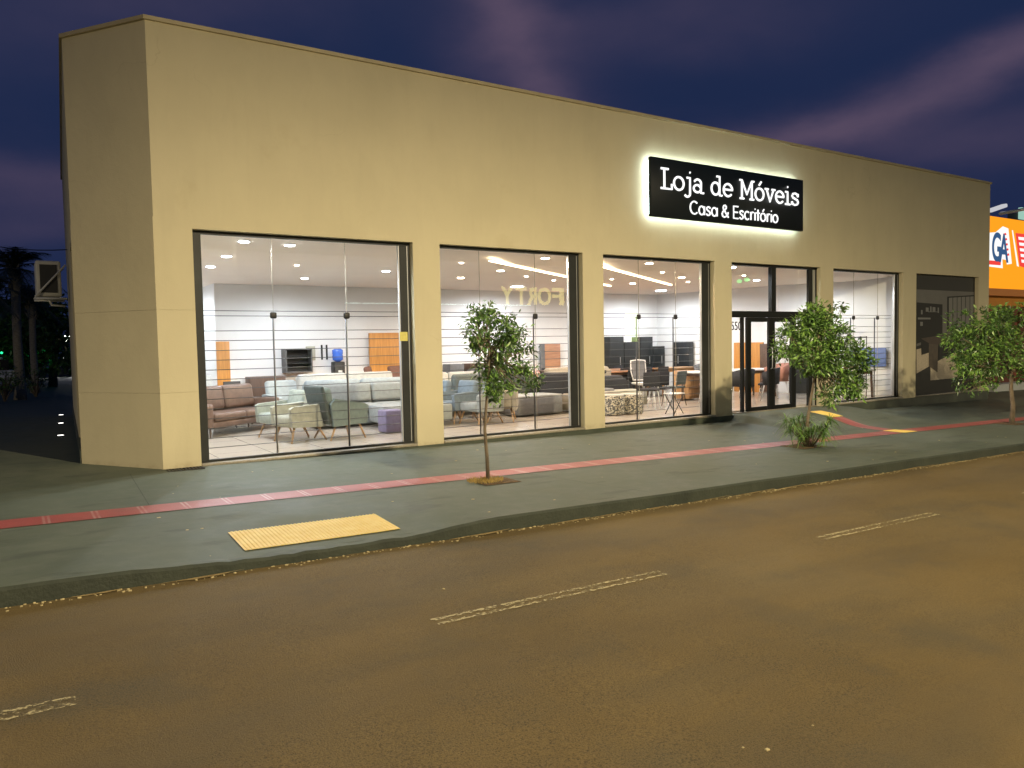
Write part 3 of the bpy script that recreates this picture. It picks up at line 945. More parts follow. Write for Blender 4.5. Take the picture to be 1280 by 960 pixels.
# ------------------------------------------------------------------ ceiling lights of the shop
CEMIT = {'cool': emit('downlight_cool', (.88, .94, 1.0), 45.0), 'warm': emit('downlight_warm', (1.0, .80, .60), 45.0), 'big': emit('downlight_large', (.90, .96, 1.0), 45.0)}
RIM = mat('downlight_rim', (.75, .75, .75), .4)
LP = [(1.33, .55, 'cool', 'cool round downlight nearest the glass at the left end of the ceiling'),
      (1.40, 2.0, 'cool', 'cool round downlight second from the glass in the leftmost row'),
      (1.52, 3.8, 'cool', 'cool round downlight deepest in the leftmost row, before the bluish wall'),
      (2.05, .62, 'cool', 'cool downlight close behind the first glass joint of the first window'),
      (2.88, 2.92, 'warm', 'small warm downlight alone in the middle of the first window ceiling'),
      (4.9, 3.4, 'cool', 'cool downlight over the light blue sofas behind the first window'),
      (5.54, 1.34, 'warm', 'small warm downlight at the left of the second window, near the glass'),
      (7.15, 4.24, 'warm', 'warm round downlight deep in the room at the left of the second window'),
      (7.09, 2.40, 'warm', 'warm round downlight left of the slanting light strip in the second window'),
      (8.38, 3.33, 'warm', 'small warm downlight below the slanting light strip in the second window'),
      (6.93, .55, 'warm', 'warm round downlight at the upper right of the second window, above the strip'),
      (9.67, 4.02, 'warm', 'small warm downlight at the right edge of the second window'),
      (9.96, 6.12, 'big', 'large cool panel light near the back wall behind the second window'),
      (9.57, .50, 'warm', 'warm round downlight nearest the glass in the third window'),
      (10.76, 1.34, 'warm', 'small warm downlight right of the light strip end in the third window'),
      (12.25, 2.2, 'warm', 'warm round downlight at the right side of the third window'),
      (13.46, 3.16, 'warm', 'small warm downlight farthest right in the third window'),
      (12.36, 4.11, 'warm', 'warm round downlight beneath the middle of the strip in the third window'),
      (10.86, 3.21, 'warm', 'small warm downlight at the left edge of the third window'),
      (15.24, 6.02, 'big', 'large cool panel light near the far right corner of the room'),
      (12.07, .45, 'cool', 'round downlight nearest the glass above the entrance door'),
      (13.34, 1.2, 'warm', 'small warm downlight in the middle of the ceiling above the entrance'),
      (14.91, 2.1, 'cool', 'round downlight deepest in the room above the entrance door'),
      (1.0, 8.5, 'cool', 'cool light of the bluish recess at the far left of the room'),
      (3.9, 5.6, 'cool', 'cool downlight added deep in the room to brighten its left end'),  # added lamp, lifts the walls behind the first window
      (16.5, 1.3, 'small', 'small cool downlight close to the glass of the fifth window bay')]
SMALL = {4, 6, 9, 11, 14, 16, 18, 21}
for i, (x, y, kd, lb) in enumerate(LP):
    kd, sm_ = ('cool', True) if kd == 'small' else (kd, i in SMALL)
    r_ = .042 if sm_ else (.17 if kd == 'big' else .078)
    o = empty('ceiling_light', (x, y, 3.2 + .1 * max(0, 1.2 - y))); tag(o, lb, 'ceiling light', 'recessed ceiling lights of the shop')
    mm = MB(); mm.lathe([(r_ + .012, -.006), (r_ + .014, .0), (r_ + .014, -.001)], n=20); mm.build('rim', RIM, o)
    mm = MB(); mm.lathe([(r_ * .7, -.018), (r_ * .92, -.015), (r_, -.007)], n=20); mm.build('diffuser', CEMIT[kd], o)
    ld = bpy.data.lights.new('downlight', 'SPOT'); ld.spot_size = R(178); ld.spot_blend = .45; ld.shadow_soft_size = .03
    ld.energy = {'cool': 185, 'warm': 98, 'big': 250}[kd] * (.5 if sm_ else 1); ld.color = {'cool': (.86, .93, 1.0), 'warm': (1.0, .73, .50), 'big': (.90, .96, 1.0)}[kd]
    lo = bpy.data.objects.new('downlight', ld); col.objects.link(lo); lo.parent = o; lo.location = (0, 0, -.055)
STRIP = emit('led_strip_warm', (1.0, .78, .50), 14.0)
for (p0, p1, lb) in (((5.78, .71), (12.3, 4.95), 'long slanting light strip in the ceiling, starting behind the second window'), ((8.2, .57), (13.74, 4.06), 'slanting light strip in the ceiling, ending inside the third window')):
    d = Vector((p1[0] - p0[0], p1[1] - p0[1], 0)); ln = d.length; ang = math.atan2(d.y, d.x)
    o = MB(); o.box((0, -.018, -.030), (ln, .018, -.018)); o = o.build('light_strip', STRIP, loc=(p0[0], p0[1], 3.2), rz=ang)
    tag(o, lb, 'light strip', 'slanting light strips in the ceiling')
#CONTINUE

# ------------------------------------------------------------------ street lamps on the opposite pavement
def street_lamp(x, power, label):
    o = empty('street_lamp', (x, -16.2, road_z(x) + .13)); tag(o, label, 'street lamp', 'street lamps along the opposite pavement')
    mm = MB(); mm.tube([(0, 0, 0), (0, 0, 4), (0, 0, 7.4)], [.11, .09, .06], 12); mm.build('pole', CONC, o)
    mm = MB(); mm.tube([(0, 0, 7.2), (0, .3, 7.45), (0, 1.2, 7.62), (0, 2.1, 7.66)], .03, 8); mm.build('arm', ALU_L, o)
    mm = MB(); mm.box((-.16, 2.0, 7.60), (.16, 2.75, 7.70), .03); hd = mm.build('lamp_head', ALU_L, o)
    mm = MB(); mm.poly([(-.13, 2.1, 7.597), (.13, 2.1, 7.597), (.13, 2.7, 7.597), (-.13, 2.7, 7.597)]); mm.build('diffuser', emit('street_lamp_glow', (1.0, .82, .52), 40), hd)
    ld = bpy.data.lights.new('lamp_light', 'POINT'); ld.shadow_soft_size = .16; ld.energy = power; ld.color = LAMPCOL
    # the wide street optic of the lamp head: strongest at 65 degrees from straight down, cut off towards the horizontal
    ld.use_nodes = True; t = ld.node_tree; em = t.nodes['Emission']
    tcn = t.nodes.new('ShaderNodeTexCoord'); sp = t.nodes.new('ShaderNodeSeparateXYZ'); t.links.new(tcn.outputs['Normal'], sp.inputs[0])
    ng = t.nodes.new('ShaderNodeMath'); ng.operation = 'MULTIPLY'; ng.inputs[1].default_value = -1.0; t.links.new(sp.outputs[2], ng.inputs[0])
    cr = t.nodes.new('ShaderNodeValToRGB'); el = cr.color_ramp.elements
    prof = [(0.0, .05), (.06, .17), (.16, .38), (.30, .78), (.43, 1.0), (.64, .58), (1.0, .27)]
    while len(el) < len(prof): el.new(.5)
    for e_, (p_, v_) in zip(el, prof):
        e_.position = p_; e_.color = (v_, v_, v_, 1)
    t.links.new(ng.outputs[0], cr.inputs[0]); t.links.new(cr.outputs[0], em.inputs['Strength'])
    lo = bpy.data.objects.new('lamp_light', ld); col.objects.link(lo); lo.parent = o; lo.location = (0, 2.4, 7.45)
    return o


LAMPCOL = (1.0, .825, .52)
street_lamp(5.0, 10600, 'street lamp across the road opposite the sign of the shop')
street_lamp(-24, 9500, 'street lamp across the road beyond the cut corner of the shop')
street_lamp(36, 5000, 'street lamp across the road beyond the orange shop')

# the dark shop across the road whose lit letters mirror in the second window
far = empty('opposite_shop', (14, -24.2, -.2)); tag(far, 'dark shop front across the road with big yellow lit letters', 'building')
mm = MB(); mm.box((-16, -6, -.2), (18, 0, 5.2)); mm.build('wall', mat('opposite_wall', (.10, .09, .08), .8, .2, 1.0), far)
mm = MB(); mm.box((-16.2, -6, 5.202), (18.2, .15, 5.35)); mm.build('roof_edge', CONC, far)
for xx in (-9, -3, 8):
    mm = MB(); mm.box((xx, .002, .05), (xx + 3.2, .05, 2.6)); dr = mm.build('shutter', mat('shutter_grey', (.12, .13, .13), .5, .15, 8, stretch=(.2, 1, 12)), far)
mm = MB(); mm.box((-2.0, .03, 3.95), (9, .06, 4.0)); mm.build('light_strip', emit('cyan_strip', (.75, 1, .95), 9), far)
LET = emit('yellow_letter_light', (1.0, .86, .25), 9)
# seen in the mirror of the glass plane y = .15 : place letters at the mirrored spots
YV = .15 + 24.25
zt_, zb_ = at(660, 359, YV).z, at(660, 381, YV).z
for ch, p0_, p1_ in (('Y', 627, 642), ('T', 645.5, 658.5), ('R', 659.5, 671), ('O', 673, 689), ('F', 691, 705)):
    fc = bpy.data.curves.new('l', 'FONT'); fc.body = ch; fc.size = 2.6; fc.extrude = .04; fc.offset = .05
    tmp = bpy.data.objects.new('tmp', fc); col.objects.link(tmp); bpy.context.view_layer.update()
    me = bpy.data.meshes.new_from_object(tmp.evaluated_get(bpy.context.evaluated_depsgraph_get())); bpy.data.objects.remove(tmp)
    me.materials.clear(); me.materials.append(LET)
    xa_, xb_ = at(p0_, 369, YV).x, at(p1_, 369, YV).x
    gx0, gx1 = min(v.co.x for v in me.vertices), max(v.co.x for v in me.vertices); gy0, gy1 = min(v.co.y for v in me.vertices), max(v.co.y for v in me.vertices)
    kx_, ky_ = (xb_ - xa_) / (gx1 - gx0), (zt_ - zb_) / (gy1 - gy0)
    lo = bpy.data.objects.new('letter', me); col.objects.link(lo); lo.parent = far
    lo.location = (xb_ + gx0 * kx_ - 14, .06, zb_ - gy0 * ky_ + .2); lo.rotation_euler = (R(90), 0, R(180)); lo.scale = (kx_, ky_, 1)
mm = MB(); q = at(790, 405, 24.4); mm.box((q.x - 14 - .5, .02, q.z - .2 - .7), (q.x - 14 + .5, .06, q.z + .2 + .7)); mm.build('lit_poster', emit('lime_panel', (.7, 1, .25), 7), far)
for k, (px_, py_2) in enumerate(((930, 350), (921, 352), (878, 354), (874, 348))):
    q = at(px_, py_2, 24.4); mm = MB(); mm.lathe([(.05, -.12), (.16, -.06), (.16, .06), (.05, .12)], (q.x - 14, .3, q.z + .2), 12); mm.build('green_lamp', emit('green_lamp_glow', (.05, 1, .2), 14), far)


# ------------------------------------------------------------------ trees
def foliage(lobes, n, size, rg, twig=None):
    """leaf blades gathered in small sprays through the volume of the crown"""
    mm = MB()
    wts = [r ** 2 for _, r in lobes]
    for i in range(n):
        c, r = rg.choices(lobes, wts)[0]
        while True:
            u = Vector((rg.uniform(-1, 1), rg.uniform(-1, 1), rg.uniform(-1, 1)))
            if .12 < u.length < 1: break
        u = u * (.55 + .45 * u.length)
        sp = c + u * r
        out = (u + Vector((0, 0, -.15))).normalized()
        tone = rg.random()
        base_mi = 0 if tone < .38 else (1 if tone < .76 else 2)
        for jn in range(rg.randint(5, 8)):
            d = (out + Vector((rg.gauss(0, .75), rg.gauss(0, .75), rg.gauss(-.1, .6)))).normalized()
            p0 = sp + Vector((rg.gauss(0, .035), rg.gauss(0, .035), rg.gauss(0, .035)))
            L = size * rg.uniform(.65, 1.25); W = L * rg.uniform(.30, .42)
            sd = d.cross(Vector((rg.gauss(0, .5), rg.gauss(0, .5), 1))).normalized()
            up = sd.cross(d).normalized()
            mm.mi = min(2, max(0, base_mi + rg.choice((0, 0, 0, 1, -1))))
            a = p0; b = p0 + d * L * .45 + sd * W * .5 + up * L * .07; cc = p0 + d * L - up * L * .08; e2 = p0 + d * L * .45 - sd * W * .5 + up * L * .07
            mm.poly([a, b, cc, e2])
    return mm


def px_lobes(lst, Y, rg, kx=1.0):
    out = []
    for (u, v, r) in lst:
        c = at(u, v, Y); rr_ = (at(u + r, v, Y) - c).length * .80
        for kq in range(2):
            out.append((c + Vector((0, rg.uniform(-1, 1) * rr_ * 1.1, 0)), rr_ * rg.uniform(.7, 1.0)))
    return out


def tree(base, trunk, rad, lobes, n, size, seed, label, branches=()):
    rg = random.Random(seed)
    o = empty('street_tree', base); tag(o, label, 'tree', 'young trees along the pavement')
    B = Vector(base)
    mm = MB(); mm.tube([Vector(p) - B for p in trunk], [rad * (1 - .6 * i / (len(trunk) - 1)) for i in range(len(trunk))], 9)
    top = Vector(trunk[-1]) - B
    L = px_lobes(lobes, base[1], rg)
    st = Vector(trunk[-2]) - B
    for c, r in L:
        e2 = c - B
        mid = st.lerp(e2, .5) + Vector((rg.uniform(-.05, .05), rg.uniform(-.05, .05), .04))
        mm.tube([st.lerp(top, rg.random()), mid, e2], [rad * .38, rad * .25, rad * .1], 6)
    mm.build('trunk', BARK, o)
    f = foliage([(c - B, r) for c, r in L], n, size, rg); f.build('crown', LEAF, o)
    return o


z1 = walk_z(TR1.x, TR1.y)
tree((TR1.x, TR1.y, z1), [(TR1.x, TR1.y, z1 - .02), (TR1.x - .01, TR1.y, .25), (TR1.x - .035, TR1.y, .6), (TR1.x + .0, TR1.y, .95), (TR1.x + .03, TR1.y, 1.35), (TR1.x + .06, TR1.y, 1.75)], .026,
     [(610.6, 381.7, 4.5), (598.5, 393.8, 12.1), (589.4, 415.0, 9.1), (613.6, 399.9, 13.6), (631.7, 399.9, 9.1), (586.4, 402.9, 6.0), (604.5, 421.1, 18.1), (625.7, 418.0, 15.1), (649.9, 415.0, 7.6), (659.0, 436.2, 7.6), (646.9, 433.1, 12.1), (592.4, 439.2, 7.6), (619.6, 439.2, 13.6), (613.6, 460.4, 13.6), (634.8, 460.4, 12.1), (652.9, 460.4, 10.6), (671.1, 475.5, 6.7), (662.0, 481.5, 5.4), (613.6, 481.5, 12.1), (631.7, 481.5, 7.6), (649.9, 487.6, 5.4), (619.6, 496.6, 6.0)], 600, .072, 21,
     'slender young tree with a thin bare trunk before the second window')
z2 = walk_z(TR2.x, TR2.y)
tree((TR2.x, TR2.y, z2), [(TR2.x, TR2.y, z2 - .02), (TR2.x + .08, TR2.y, .25), (TR2.x + .16, TR2.y, .6), (TR2.x + .26, TR2.y, .95), (TR2.x + .38, TR2.y, 1.5)], .034,
     [(1024.7, 393.2, 13.4), (1039.5, 399.1, 13.4), (1012.8, 399.1, 8.9), (1018.8, 419.9, 20.8), (1039.5, 422.9, 17.8), (1003.9, 414.0, 8.9), (983.1, 436.2, 10.4), (992.0, 446.6, 10.4), (978.7, 443.6, 5.9), (998.0, 431.8, 8.9), (1027.7, 446.6, 20.8), (1012.8, 455.5, 11.9), (1060.3, 440.7, 11.9), (1066.3, 455.5, 11.9), (1054.4, 470.4, 14.8), (1070.7, 479.3, 7.4), (1045.5, 488.2, 8.9), (1039.5, 500.1, 5.9), (1030.6, 491.1, 5.9), (1060.3, 488.2, 8.9), (983.1, 412.5, 4.5), (1054.4, 384.3, 3.6)], 1150, .094, 33,
     'bushy leaning tree above the spiky shrub near the entrance')
z3 = walk_z(TR3.x, TR3.y)
tree((TR3.x, TR3.y, z3), [(TR3.x, TR3.y, z3 - .02), (TR3.x + .05, TR3.y, .05), (TR3.x - .05, TR3.y, .45), (TR3.x - .05, TR3.y, .8), (TR3.x - .1, TR3.y, 1.4)], .058,
     [(1199.9, 422.9, 8.9), (1211.8, 411.0, 11.9), (1226.6, 405.0, 13.4), (1244.4, 402.1, 14.8), (1262.2, 399.1, 14.8), (1277.1, 402.1, 14.8), (1202.9, 440.7, 8.9), (1196.9, 455.5, 7.4), (1220.7, 431.8, 17.8), (1244.4, 428.8, 20.8), (1265.2, 425.8, 17.8), (1214.7, 458.5, 13.4), (1235.5, 452.5, 17.8), (1259.3, 449.6, 17.8), (1277.1, 443.6, 14.8), (1214.7, 479.3, 7.4), (1226.6, 473.3, 10.4), (1271.1, 467.4, 8.9), (1208.8, 488.2, 3.6), (1294.9, 416.9, 17.8), (1297.9, 440.7, 17.8)], 1450, .104, 44,
     'wide bushy tree with a short thick trunk before the poster window')

# spiky shrub at the foot of the second tree
rg = random.Random(9)
sh = empty('spiky_shrub', (TR2.x + .05, TR2.y - .06, z2)); tag(sh, 'low spiky shrub with arching blade leaves in the middle planting pit', 'shrub')
mm = MB(); st = MB()
for i in range(22):
    a = rg.uniform(0, 6.28); lean = rg.uniform(.03, .42); hh = rg.uniform(.10, .58)
    b0 = Vector((math.cos(a) * .06, math.sin(a) * .06, 0)); tp = b0 + Vector((math.cos(a) * lean, math.sin(a) * lean, hh))
    st.tube([b0, b0.lerp(tp, .5), tp], [.012, .010, .007], 6)
    for jn in range(40):
        a2 = rg.uniform(0, 6.28); el = rg.uniform(-.25, 1.35)
        d = Vector((math.cos(a2) * math.cos(el), math.sin(a2) * math.cos(el), math.sin(el)))
        L = rg.uniform(.20, .40); sd = d.cross(Vector((0, 0, 1)))
        sd = sd.normalized() if sd.length > .01 else Vector((1, 0, 0))
        p0 = tp - Vector((0, 0, rg.uniform(0, .12)))
        mm.mi = rg.choice((0, 1, 1, 2, 2)); prev = None
        W = rg.uniform(.006, .011)
        for kq in range(5):
            t = kq / 4
            pt = p0 + d * L * t + Vector((0, 0, -L * .55 * t * t))
            if pt.z < .015: pt.z = .015 + rg.uniform(0, .01)
            ww = W * (1 - t) ** .7 * (1 if kq else .7) + .0008
            ring = (pt - sd * ww, pt + sd * ww)
            if prev: mm.poly([prev[0], prev[1], ring[1], ring[0]])
            prev = ring
sh.scale = (.86, .86, .88); mm.build('leaves', LEAF, sh); st.build('stems', BARK, sh)

# drain grate at the foot of the corner pier
gr = empty('drain_grate', (.02, -.30, walk_z(.2, -.3) + .004)); tag(gr, 'small black drain grate in the pavement at the corner pier', 'drain grate')
mm = MB(); mm.box((0, 0, -.01), (.46, .018, .008)); mm.box((0, .20, -.01), (.46, .218, .008)); mm.box((0, .0185, -.01), (.018, .1995, .008)); mm.box((.442, .0185, -.01), (.46, .1995, .008)); mm.build('frame', BLACKP, gr)
mm = MB(); mm.box((.019, .019, -.012), (.441, .199, -.004)); mm.build('pit', mat('pit_black', (.003, .003, .003), .9), gr)
mm = MB()
for i in range(9):
    mm.box((.045 + i * .045, .0187, -.0035), (.062 + i * .045, .199, .007))
mm.build('bars', BLACKP, gr)

# ------------------------------------------------------------------ furniture of the show room
FZ = .042
FAB = {}


def fab(name, rgb, rough=.85, var=.12):
    return mat(name, rgb, rough, var, 14.0, .25, 160)


BROWN = mat('brown_leather', (.105, .066, .050), .42, .25, 5.0, .1, 30)
CREAM = fab('cream_fabric', (0.3, 0.295, 0.235)); CREAM2 = fab('pale_green_fabric', (0.27, 0.3, 0.265))
TEAL = fab('teal_fabric', (.13, .165, .155)); TEAL_SHADE = fab('shaded_teal_fabric', (0.05, 0.062, 0.058)); BLUE = fab('blue_fabric', (0.1, 0.17, 0.28))
LGREY = fab('pale_grey_fabric', (0.33, 0.35, 0.355)); LBLUE = fab('pale_blue_fabric', (.30, .34, .355)); SAGE = fab('sage_grey_fabric', (.235, .252, .248)); OFFW = fab('off_white_fabric', (0.44, 0.44, 0.41))
DGREEN = fab('dark_sage_fabric', (0.085, 0.1, 0.092)); BEIGE = fab('beige_fabric', (0.28, 0.25, 0.2)); CHAR = fab('charcoal_fabric', (0.018, 0.019, 0.024)); GREYB = fab('slate_blue_fabric', (0.135, 0.175, 0.215))
MGREY = fab('mid_grey_fabric', (0.145, 0.148, 0.155)); PURP = fab('lilac_fabric', (.19, .16, .25)); PURPD = fab('dark_violet_fabric', (.055, .035, .05)); PINK = fab('salmon_fabric', (0.3, 0.14, 0.105)); BRFAB = fab('red_brown_fabric', (0.14, 0.065, 0.045))
WOODL = mat('oak_wood', (.42, .25, .12), .5, .25, 5.0, .1, 30, stretch=(6, 6, .6)); WOODO = mat('orange_veneer', (.50, .22, .045), .45, .2, 4.0, .05, 20, stretch=(7, 7, .5)); WOODD = mat('walnut_wood', (.10, .055, .035), .5, .25, 5.0, stretch=(5, 5, .6))
WOODR = mat('reddish_veneer', (.40, .20, .11), .4, .2, 4, stretch=(.6, 6, 6)); LEGW = mat('leg_wood', (.38, .24, .13), .5, .2, 8); LEGD = mat('leg_dark_wood', (.07, .045, .03), .5, .2, 8)
BLUEB = mat('blue_board', (.13, .19, .42), .5, .1, 3); DCAB = mat('dark_cabinet', (.010, .013, .015), .4, .15, 3); CHROME = mat('chrome_tube', (.6, .6, .6), .2, metal=1.0); WMETAL = mat('white_metal', (.75, .75, .75), .4)
PATT = NB('speckled_fabric')
vv = PATT.n('ShaderNodeTexVoronoi'); vv.inputs['Scale'].default_value = 38; PATT.t.links.new(PATT.co, vv.inputs[0])
PATT.set(PATT.b.inputs['Base Color'], PATT.ramp(vv.outputs['Color'], [(.25, (.05, .05, .055)), (.35, (.36, .32, .24)), (.6, (.52, .48, .40)), (.7, (.09, .09, .09))])); PATT.b.inputs['Roughness'].default_value = .9
PATT = PATT.m


def part(o, name, m, fn):
    mm = MB(); fn(mm); return mm.build(name, m, o)


def leg(o, m, p0, p1, r0=.022, r1=.014):
    part(o, 'leg', m, lambda b: b.tube([p0, p1], [r0, r1], 8))


def sofa(x, y, rz, w, d, m, label, hb=.85, hs=.44, n=2, legs=LEGD, legh=.14, arm=.16, armh=.60, group=None, cat='sofa', chaise=None, pillow=None, z=FZ):
    o = empty('sofa', (x, y, z), rz); tag(o, label, cat, group)
    w2 = w / 2
    part(o, 'base', m, lambda b: b.box((-w2 + .02, -d / 2 + .04, legh), (w2 - .02, d / 2 - .02, hs - .15), .03))
    if arm:
        for sgn_ in (-1, 1):
            xa, xb = sorted((sgn_ * w2, sgn_ * (w2 - arm)))
            part(o, 'armrest', m, lambda b: b.box((xa, -d / 2 + .02, legh + .005), (xb, d / 2 - .04, armh), .05, 3))
    iw = w2 - arm - .006; cw = 2 * iw / n
    part(o, 'backrest', m, lambda b: b.box((-iw, d / 2 - .2, legh + .01), (iw, d / 2, hb - .07), .05, 3))
    for i in range(n):
        x0 = -iw + cw * i
        part(o, 'seat_cushion', m, lambda b: b.box((x0 + .006, -d / 2, hs - .148), (x0 + cw - .006, d / 2 - .21, hs), .05, 3))
        part(o, 'back_cushion', m, lambda b: b.box((x0 + .008, d / 2 - .36, hs + .004), (x0 + cw - .008, d / 2 - .13, hb), .075, 4, Matrix.Rotation(R(-8), 3, 'X'), (0, d / 2 - .2, hs)))
    for sx in (-1, 1):
        for s2 in (-1, 1):
            leg(o, legs, (sx * (w2 - .14), s2 * (d / 2 - .12), legh + .01), (sx * (w2 - .10), s2 * (d / 2 - .08), 0))
    return o


def armchair(x, y, rz, m, label, m2=None, w=.70, d=.72, hb=.86, group='armchairs behind the display windows', legs=LEGW, lean=12, cushion=None, wing=False, z=FZ):
    o = empty('armchair', (x, y, z), rz); tag(o, label, 'armchair', group)
    m2 = m2 or m
    part(o, 'seat', m, lambda b: b.box((-w / 2 + .09, -d / 2, .26), (w / 2 - .09, d / 2 - .12, .45), .05, 3))
    for s_ in (-1, 1):
        xo = s_ * w / 2; xi = s_ * (w / 2 - .085)
        x0, x1 = sorted((xo, xi))
        part(o, 'armrest', m2, lambda b: b.xprism([(-d / 2 + .02, .27), (-d / 2 + .0, .58), (-d / 2 + .06, .61), (d / 2 - .1, .64 if not wing else .72), (d / 2 - .02, .62), (d / 2 - .06, .24)], x0, x1))
    part(o, 'backrest', m, lambda b: b.box((-w / 2 + .088, d / 2 - .2, .30), (w / 2 - .088, d / 2 - .05, hb), .055, 3, Matrix.Rotation(R(-lean), 3, 'X'), (0, d / 2 - .12, .3)))
    if wing:
        part(o, 'back_shell', TEAL_SHADE, lambda b: b.box((-w / 2 + .03, d / 2 - .05, .28), (w / 2 - .03, d / 2 + .02, hb + .03), .03, 3, Matrix.Rotation(R(-lean), 3, 'X'), (0, d / 2, .3)))  # darker teal puts the shade into the rear of the chair
    if cushion:
        part(o, 'cushion', cushion, lambda b: b.box((-.2, -.1, .46), (.2, .06, .66), .07, 3, Matrix.Rotation(R(-20), 3, 'X')))
    for sx in (-1, 1):
        leg(o, legs, (sx * (w / 2 - .12), -d / 2 + .12, .27), (sx * (w / 2 - .06), -d / 2 + .03, 0))
        leg(o, legs, (sx * (w / 2 - .12), d / 2 - .16, .27), (sx * (w / 2 - .06), d / 2 - .02, 0))
    return o


def dining_chair(x, y, rz, m, label, lm=CHROME, group='dining chairs behind the display windows', round_back=False, z=FZ):
    o = empty('dining_chair', (x, y, z), rz); tag(o, label, 'chair', group)
    part(o, 'seat', m, lambda b: b.box((-.22, -.22, .43), (.22, .20, .48), .022, 3))
    if round_back:
        def fn(b):
            n = 10; prev = None
            for i in range(n + 1):
                a = R(200 - 220 * i / n); cx_, cy_ = .25 * math.cos(a), .25 * math.sin(a)
                dz = .30 + .12 * math.sin(math.pi * i / n)
                ring = [b.bm.verts.new(q) for q in ((cx_, cy_, .46), (cx_ * 1.12, cy_ * 1.12, .46 + dz), (cx_ * 1.22, cy_ * 1.22, .46 + dz), (cx_ * 1.10, cy_ * 1.10, .46))]
                if prev: b._tag([b.bm.faces.new((prev[q], ring[q], ring[(q + 1) % 4], prev[(q + 1) % 4])) for q in range(4)], True)
                else: b._tag([b.bm.faces.new(ring)])
                prev = ring
            b._tag([b.bm.faces.new(prev[::-1])])
        part(o, 'backrest', m, fn)
    else:
        part(o, 'backrest', m, lambda b: b.box((-.20, .17, .52), (.20, .205, .86), .016, 3, Matrix.Rotation(R(-9), 3, 'X'), (0, .19, .48)))
        for sx in (-.17, .17):
            part(o, 'back_post', lm, lambda b: b.tube([(sx, .19, .45), (sx, .215, .60)], .011, 6))
    for sx in (-1, 1):
        for s2 in (-1, 1):
            leg(o, lm, (sx * .17, s2 * .15, .435), (sx * .22, s2 * .21, 0), .013, .010)
    return o


def block(name, x, y, rz, lo, hi, m, label, cat, group=None, bev=.012, top=None, extra=None, feet=None, z=FZ):
    o = empty(name, (x, y, z), rz); tag(o, label, cat, group)
    part(o, 'body', m, lambda b: b.box(lo, hi, bev, 2))
    if top: part(o, 'top', top, lambda b: b.box((lo[0] - .02, lo[1] - .02, hi[2] + .001), (hi[0] + .02, hi[1] + .02, hi[2] + .032), .006, 1))
    if feet:
        for sx in (lo[0] + .06, hi[0] - .06):
            for sy_ in (lo[1] + .06, hi[1] - .06):
                leg(o, feet, (sx, sy_, lo[2] + .005), (sx, sy_, 0), .018, .014)
    if extra: extra(o)
    return o


def table(x, y, rz, w, d, h_, top, lm, label, group='tables in the show room', z=FZ):
    o = empty('table', (x, y, z), rz); tag(o, label, 'table', group)
    part(o, 'tabletop', top, lambda b: b.box((-w / 2, -d / 2, h_ - .04), (w / 2, d / 2, h_), .01, 2))
    part(o, 'apron', lm, lambda b: b.box((-w / 2 + .12, -d / 2 + .1, h_ - .12), (w / 2 - .12, d / 2 - .1, h_ - .041)))
    for sx in (-1, 1):
        for sy_ in (-1, 1):
            leg(o, lm, (sx * (w / 2 - .1), sy_ * (d / 2 - .09), h_ - .045), (sx * (w / 2 - .08), sy_ * (d / 2 - .07), 0), .035, .028)
    return o


def dirz(dx, dy):
    """turn so that the front (local -y) looks along (dx, dy)"""
    return math.atan2(dx, -dy)


# --- behind the first window
sofa(1.77, 3.80, R(35), 1.98, .85, BROWN, 'brown leather two seat sofa on dark legs, nearest the left window edge', hb=.90, n=2, legh=.17, armh=.62)
armchair(2.42, 1.60, dirz(-.97, -.22), CREAM, 'cream armchair nearest the glass, right of the brown sofa', hb=.84)
armchair(2.36, 2.36, dirz(-.97, -.22), CREAM2, 'pale armchair half hidden behind the cream one by the brown sofa', hb=.84)
armchair(3.10, 1.50, dirz(.96, .12), TEAL, 'teal wing armchair with a shade-darkened back and a blue cushion', hb=.92, wing=True, cushion=BLUE, w=.74)
block('pouf', 4.16, 1.66, R(2), (-.20, -.18, .012), (.20, .18, .42), PURP, 'lilac cube pouf beside the right edge of the first window', 'pouf', 'poufs behind the display windows', .03)
o = sofa(4.55, 3.35, R(-4), 2.7, .95, SAGE, 'sage grey sofa, front row of the sofas behind the teal armchair', hb=.84, n=2, legh=.06, arm=.20)
part(o, 'chaise_cushion', SAGE, lambda b: b.box((-.30, -1.35, .10), (1.15, -.48, .44), .05, 3))
sofa(4.80, 4.55, R(-4), 2.9, .95, LBLUE, 'pale blue sofa in the second row behind the sage grey one', hb=.88, n=2, legh=.06, arm=.20)
sofa(4.95, 5.75, R(-3), 2.7, .95, OFFW, 'off white sofa with two plump back cushions in the third row', hb=.98, n=2, legh=.06, arm=.18)
sofa(5.15, 6.75, 0, 2.3, .85, LGREY, 'pale grey sofa farthest back, under the television cabinet', hb=.92, n=3, legh=.06, arm=.16)
armchair(1.58, 4.9, dirz(.3, -.95), LGREY, 'pale grey reclining chair at the far left behind the brown sofa', w=.9, d=.9, hb=1.08, legs=LEGD)
armchair(3.15, 4.55, dirz(.15, -1), LBLUE, 'pale blue armchair behind the right arm of the brown sofa', w=.85, d=.85, hb=.92)
armchair(3.62, 4.15, dirz(-.6, -.8), LGREY, 'grey ribbed armchair between the brown and the blue sofas', w=.7, d=.75, hb=.80)
block('coffee_table', 2.9, 5.4, 0, (-.45, -.35, .30), (.45, .35, .40), OFFW, 'low white coffee table behind the brown sofa', 'coffee table', None, .03, feet=LEGD)
dining_chair(2.55, 6.6, dirz(.1, -1), BLACKP, 'small black metal chair before the white back wall', lm=BLACKP)
block('bath_chest', 2.18, 5.7, 0, (-.3, -.3, .06), (.3, .3, .55), SAGE, 'grey green low chest beside the narrow orange door', 'chest', None, .03)
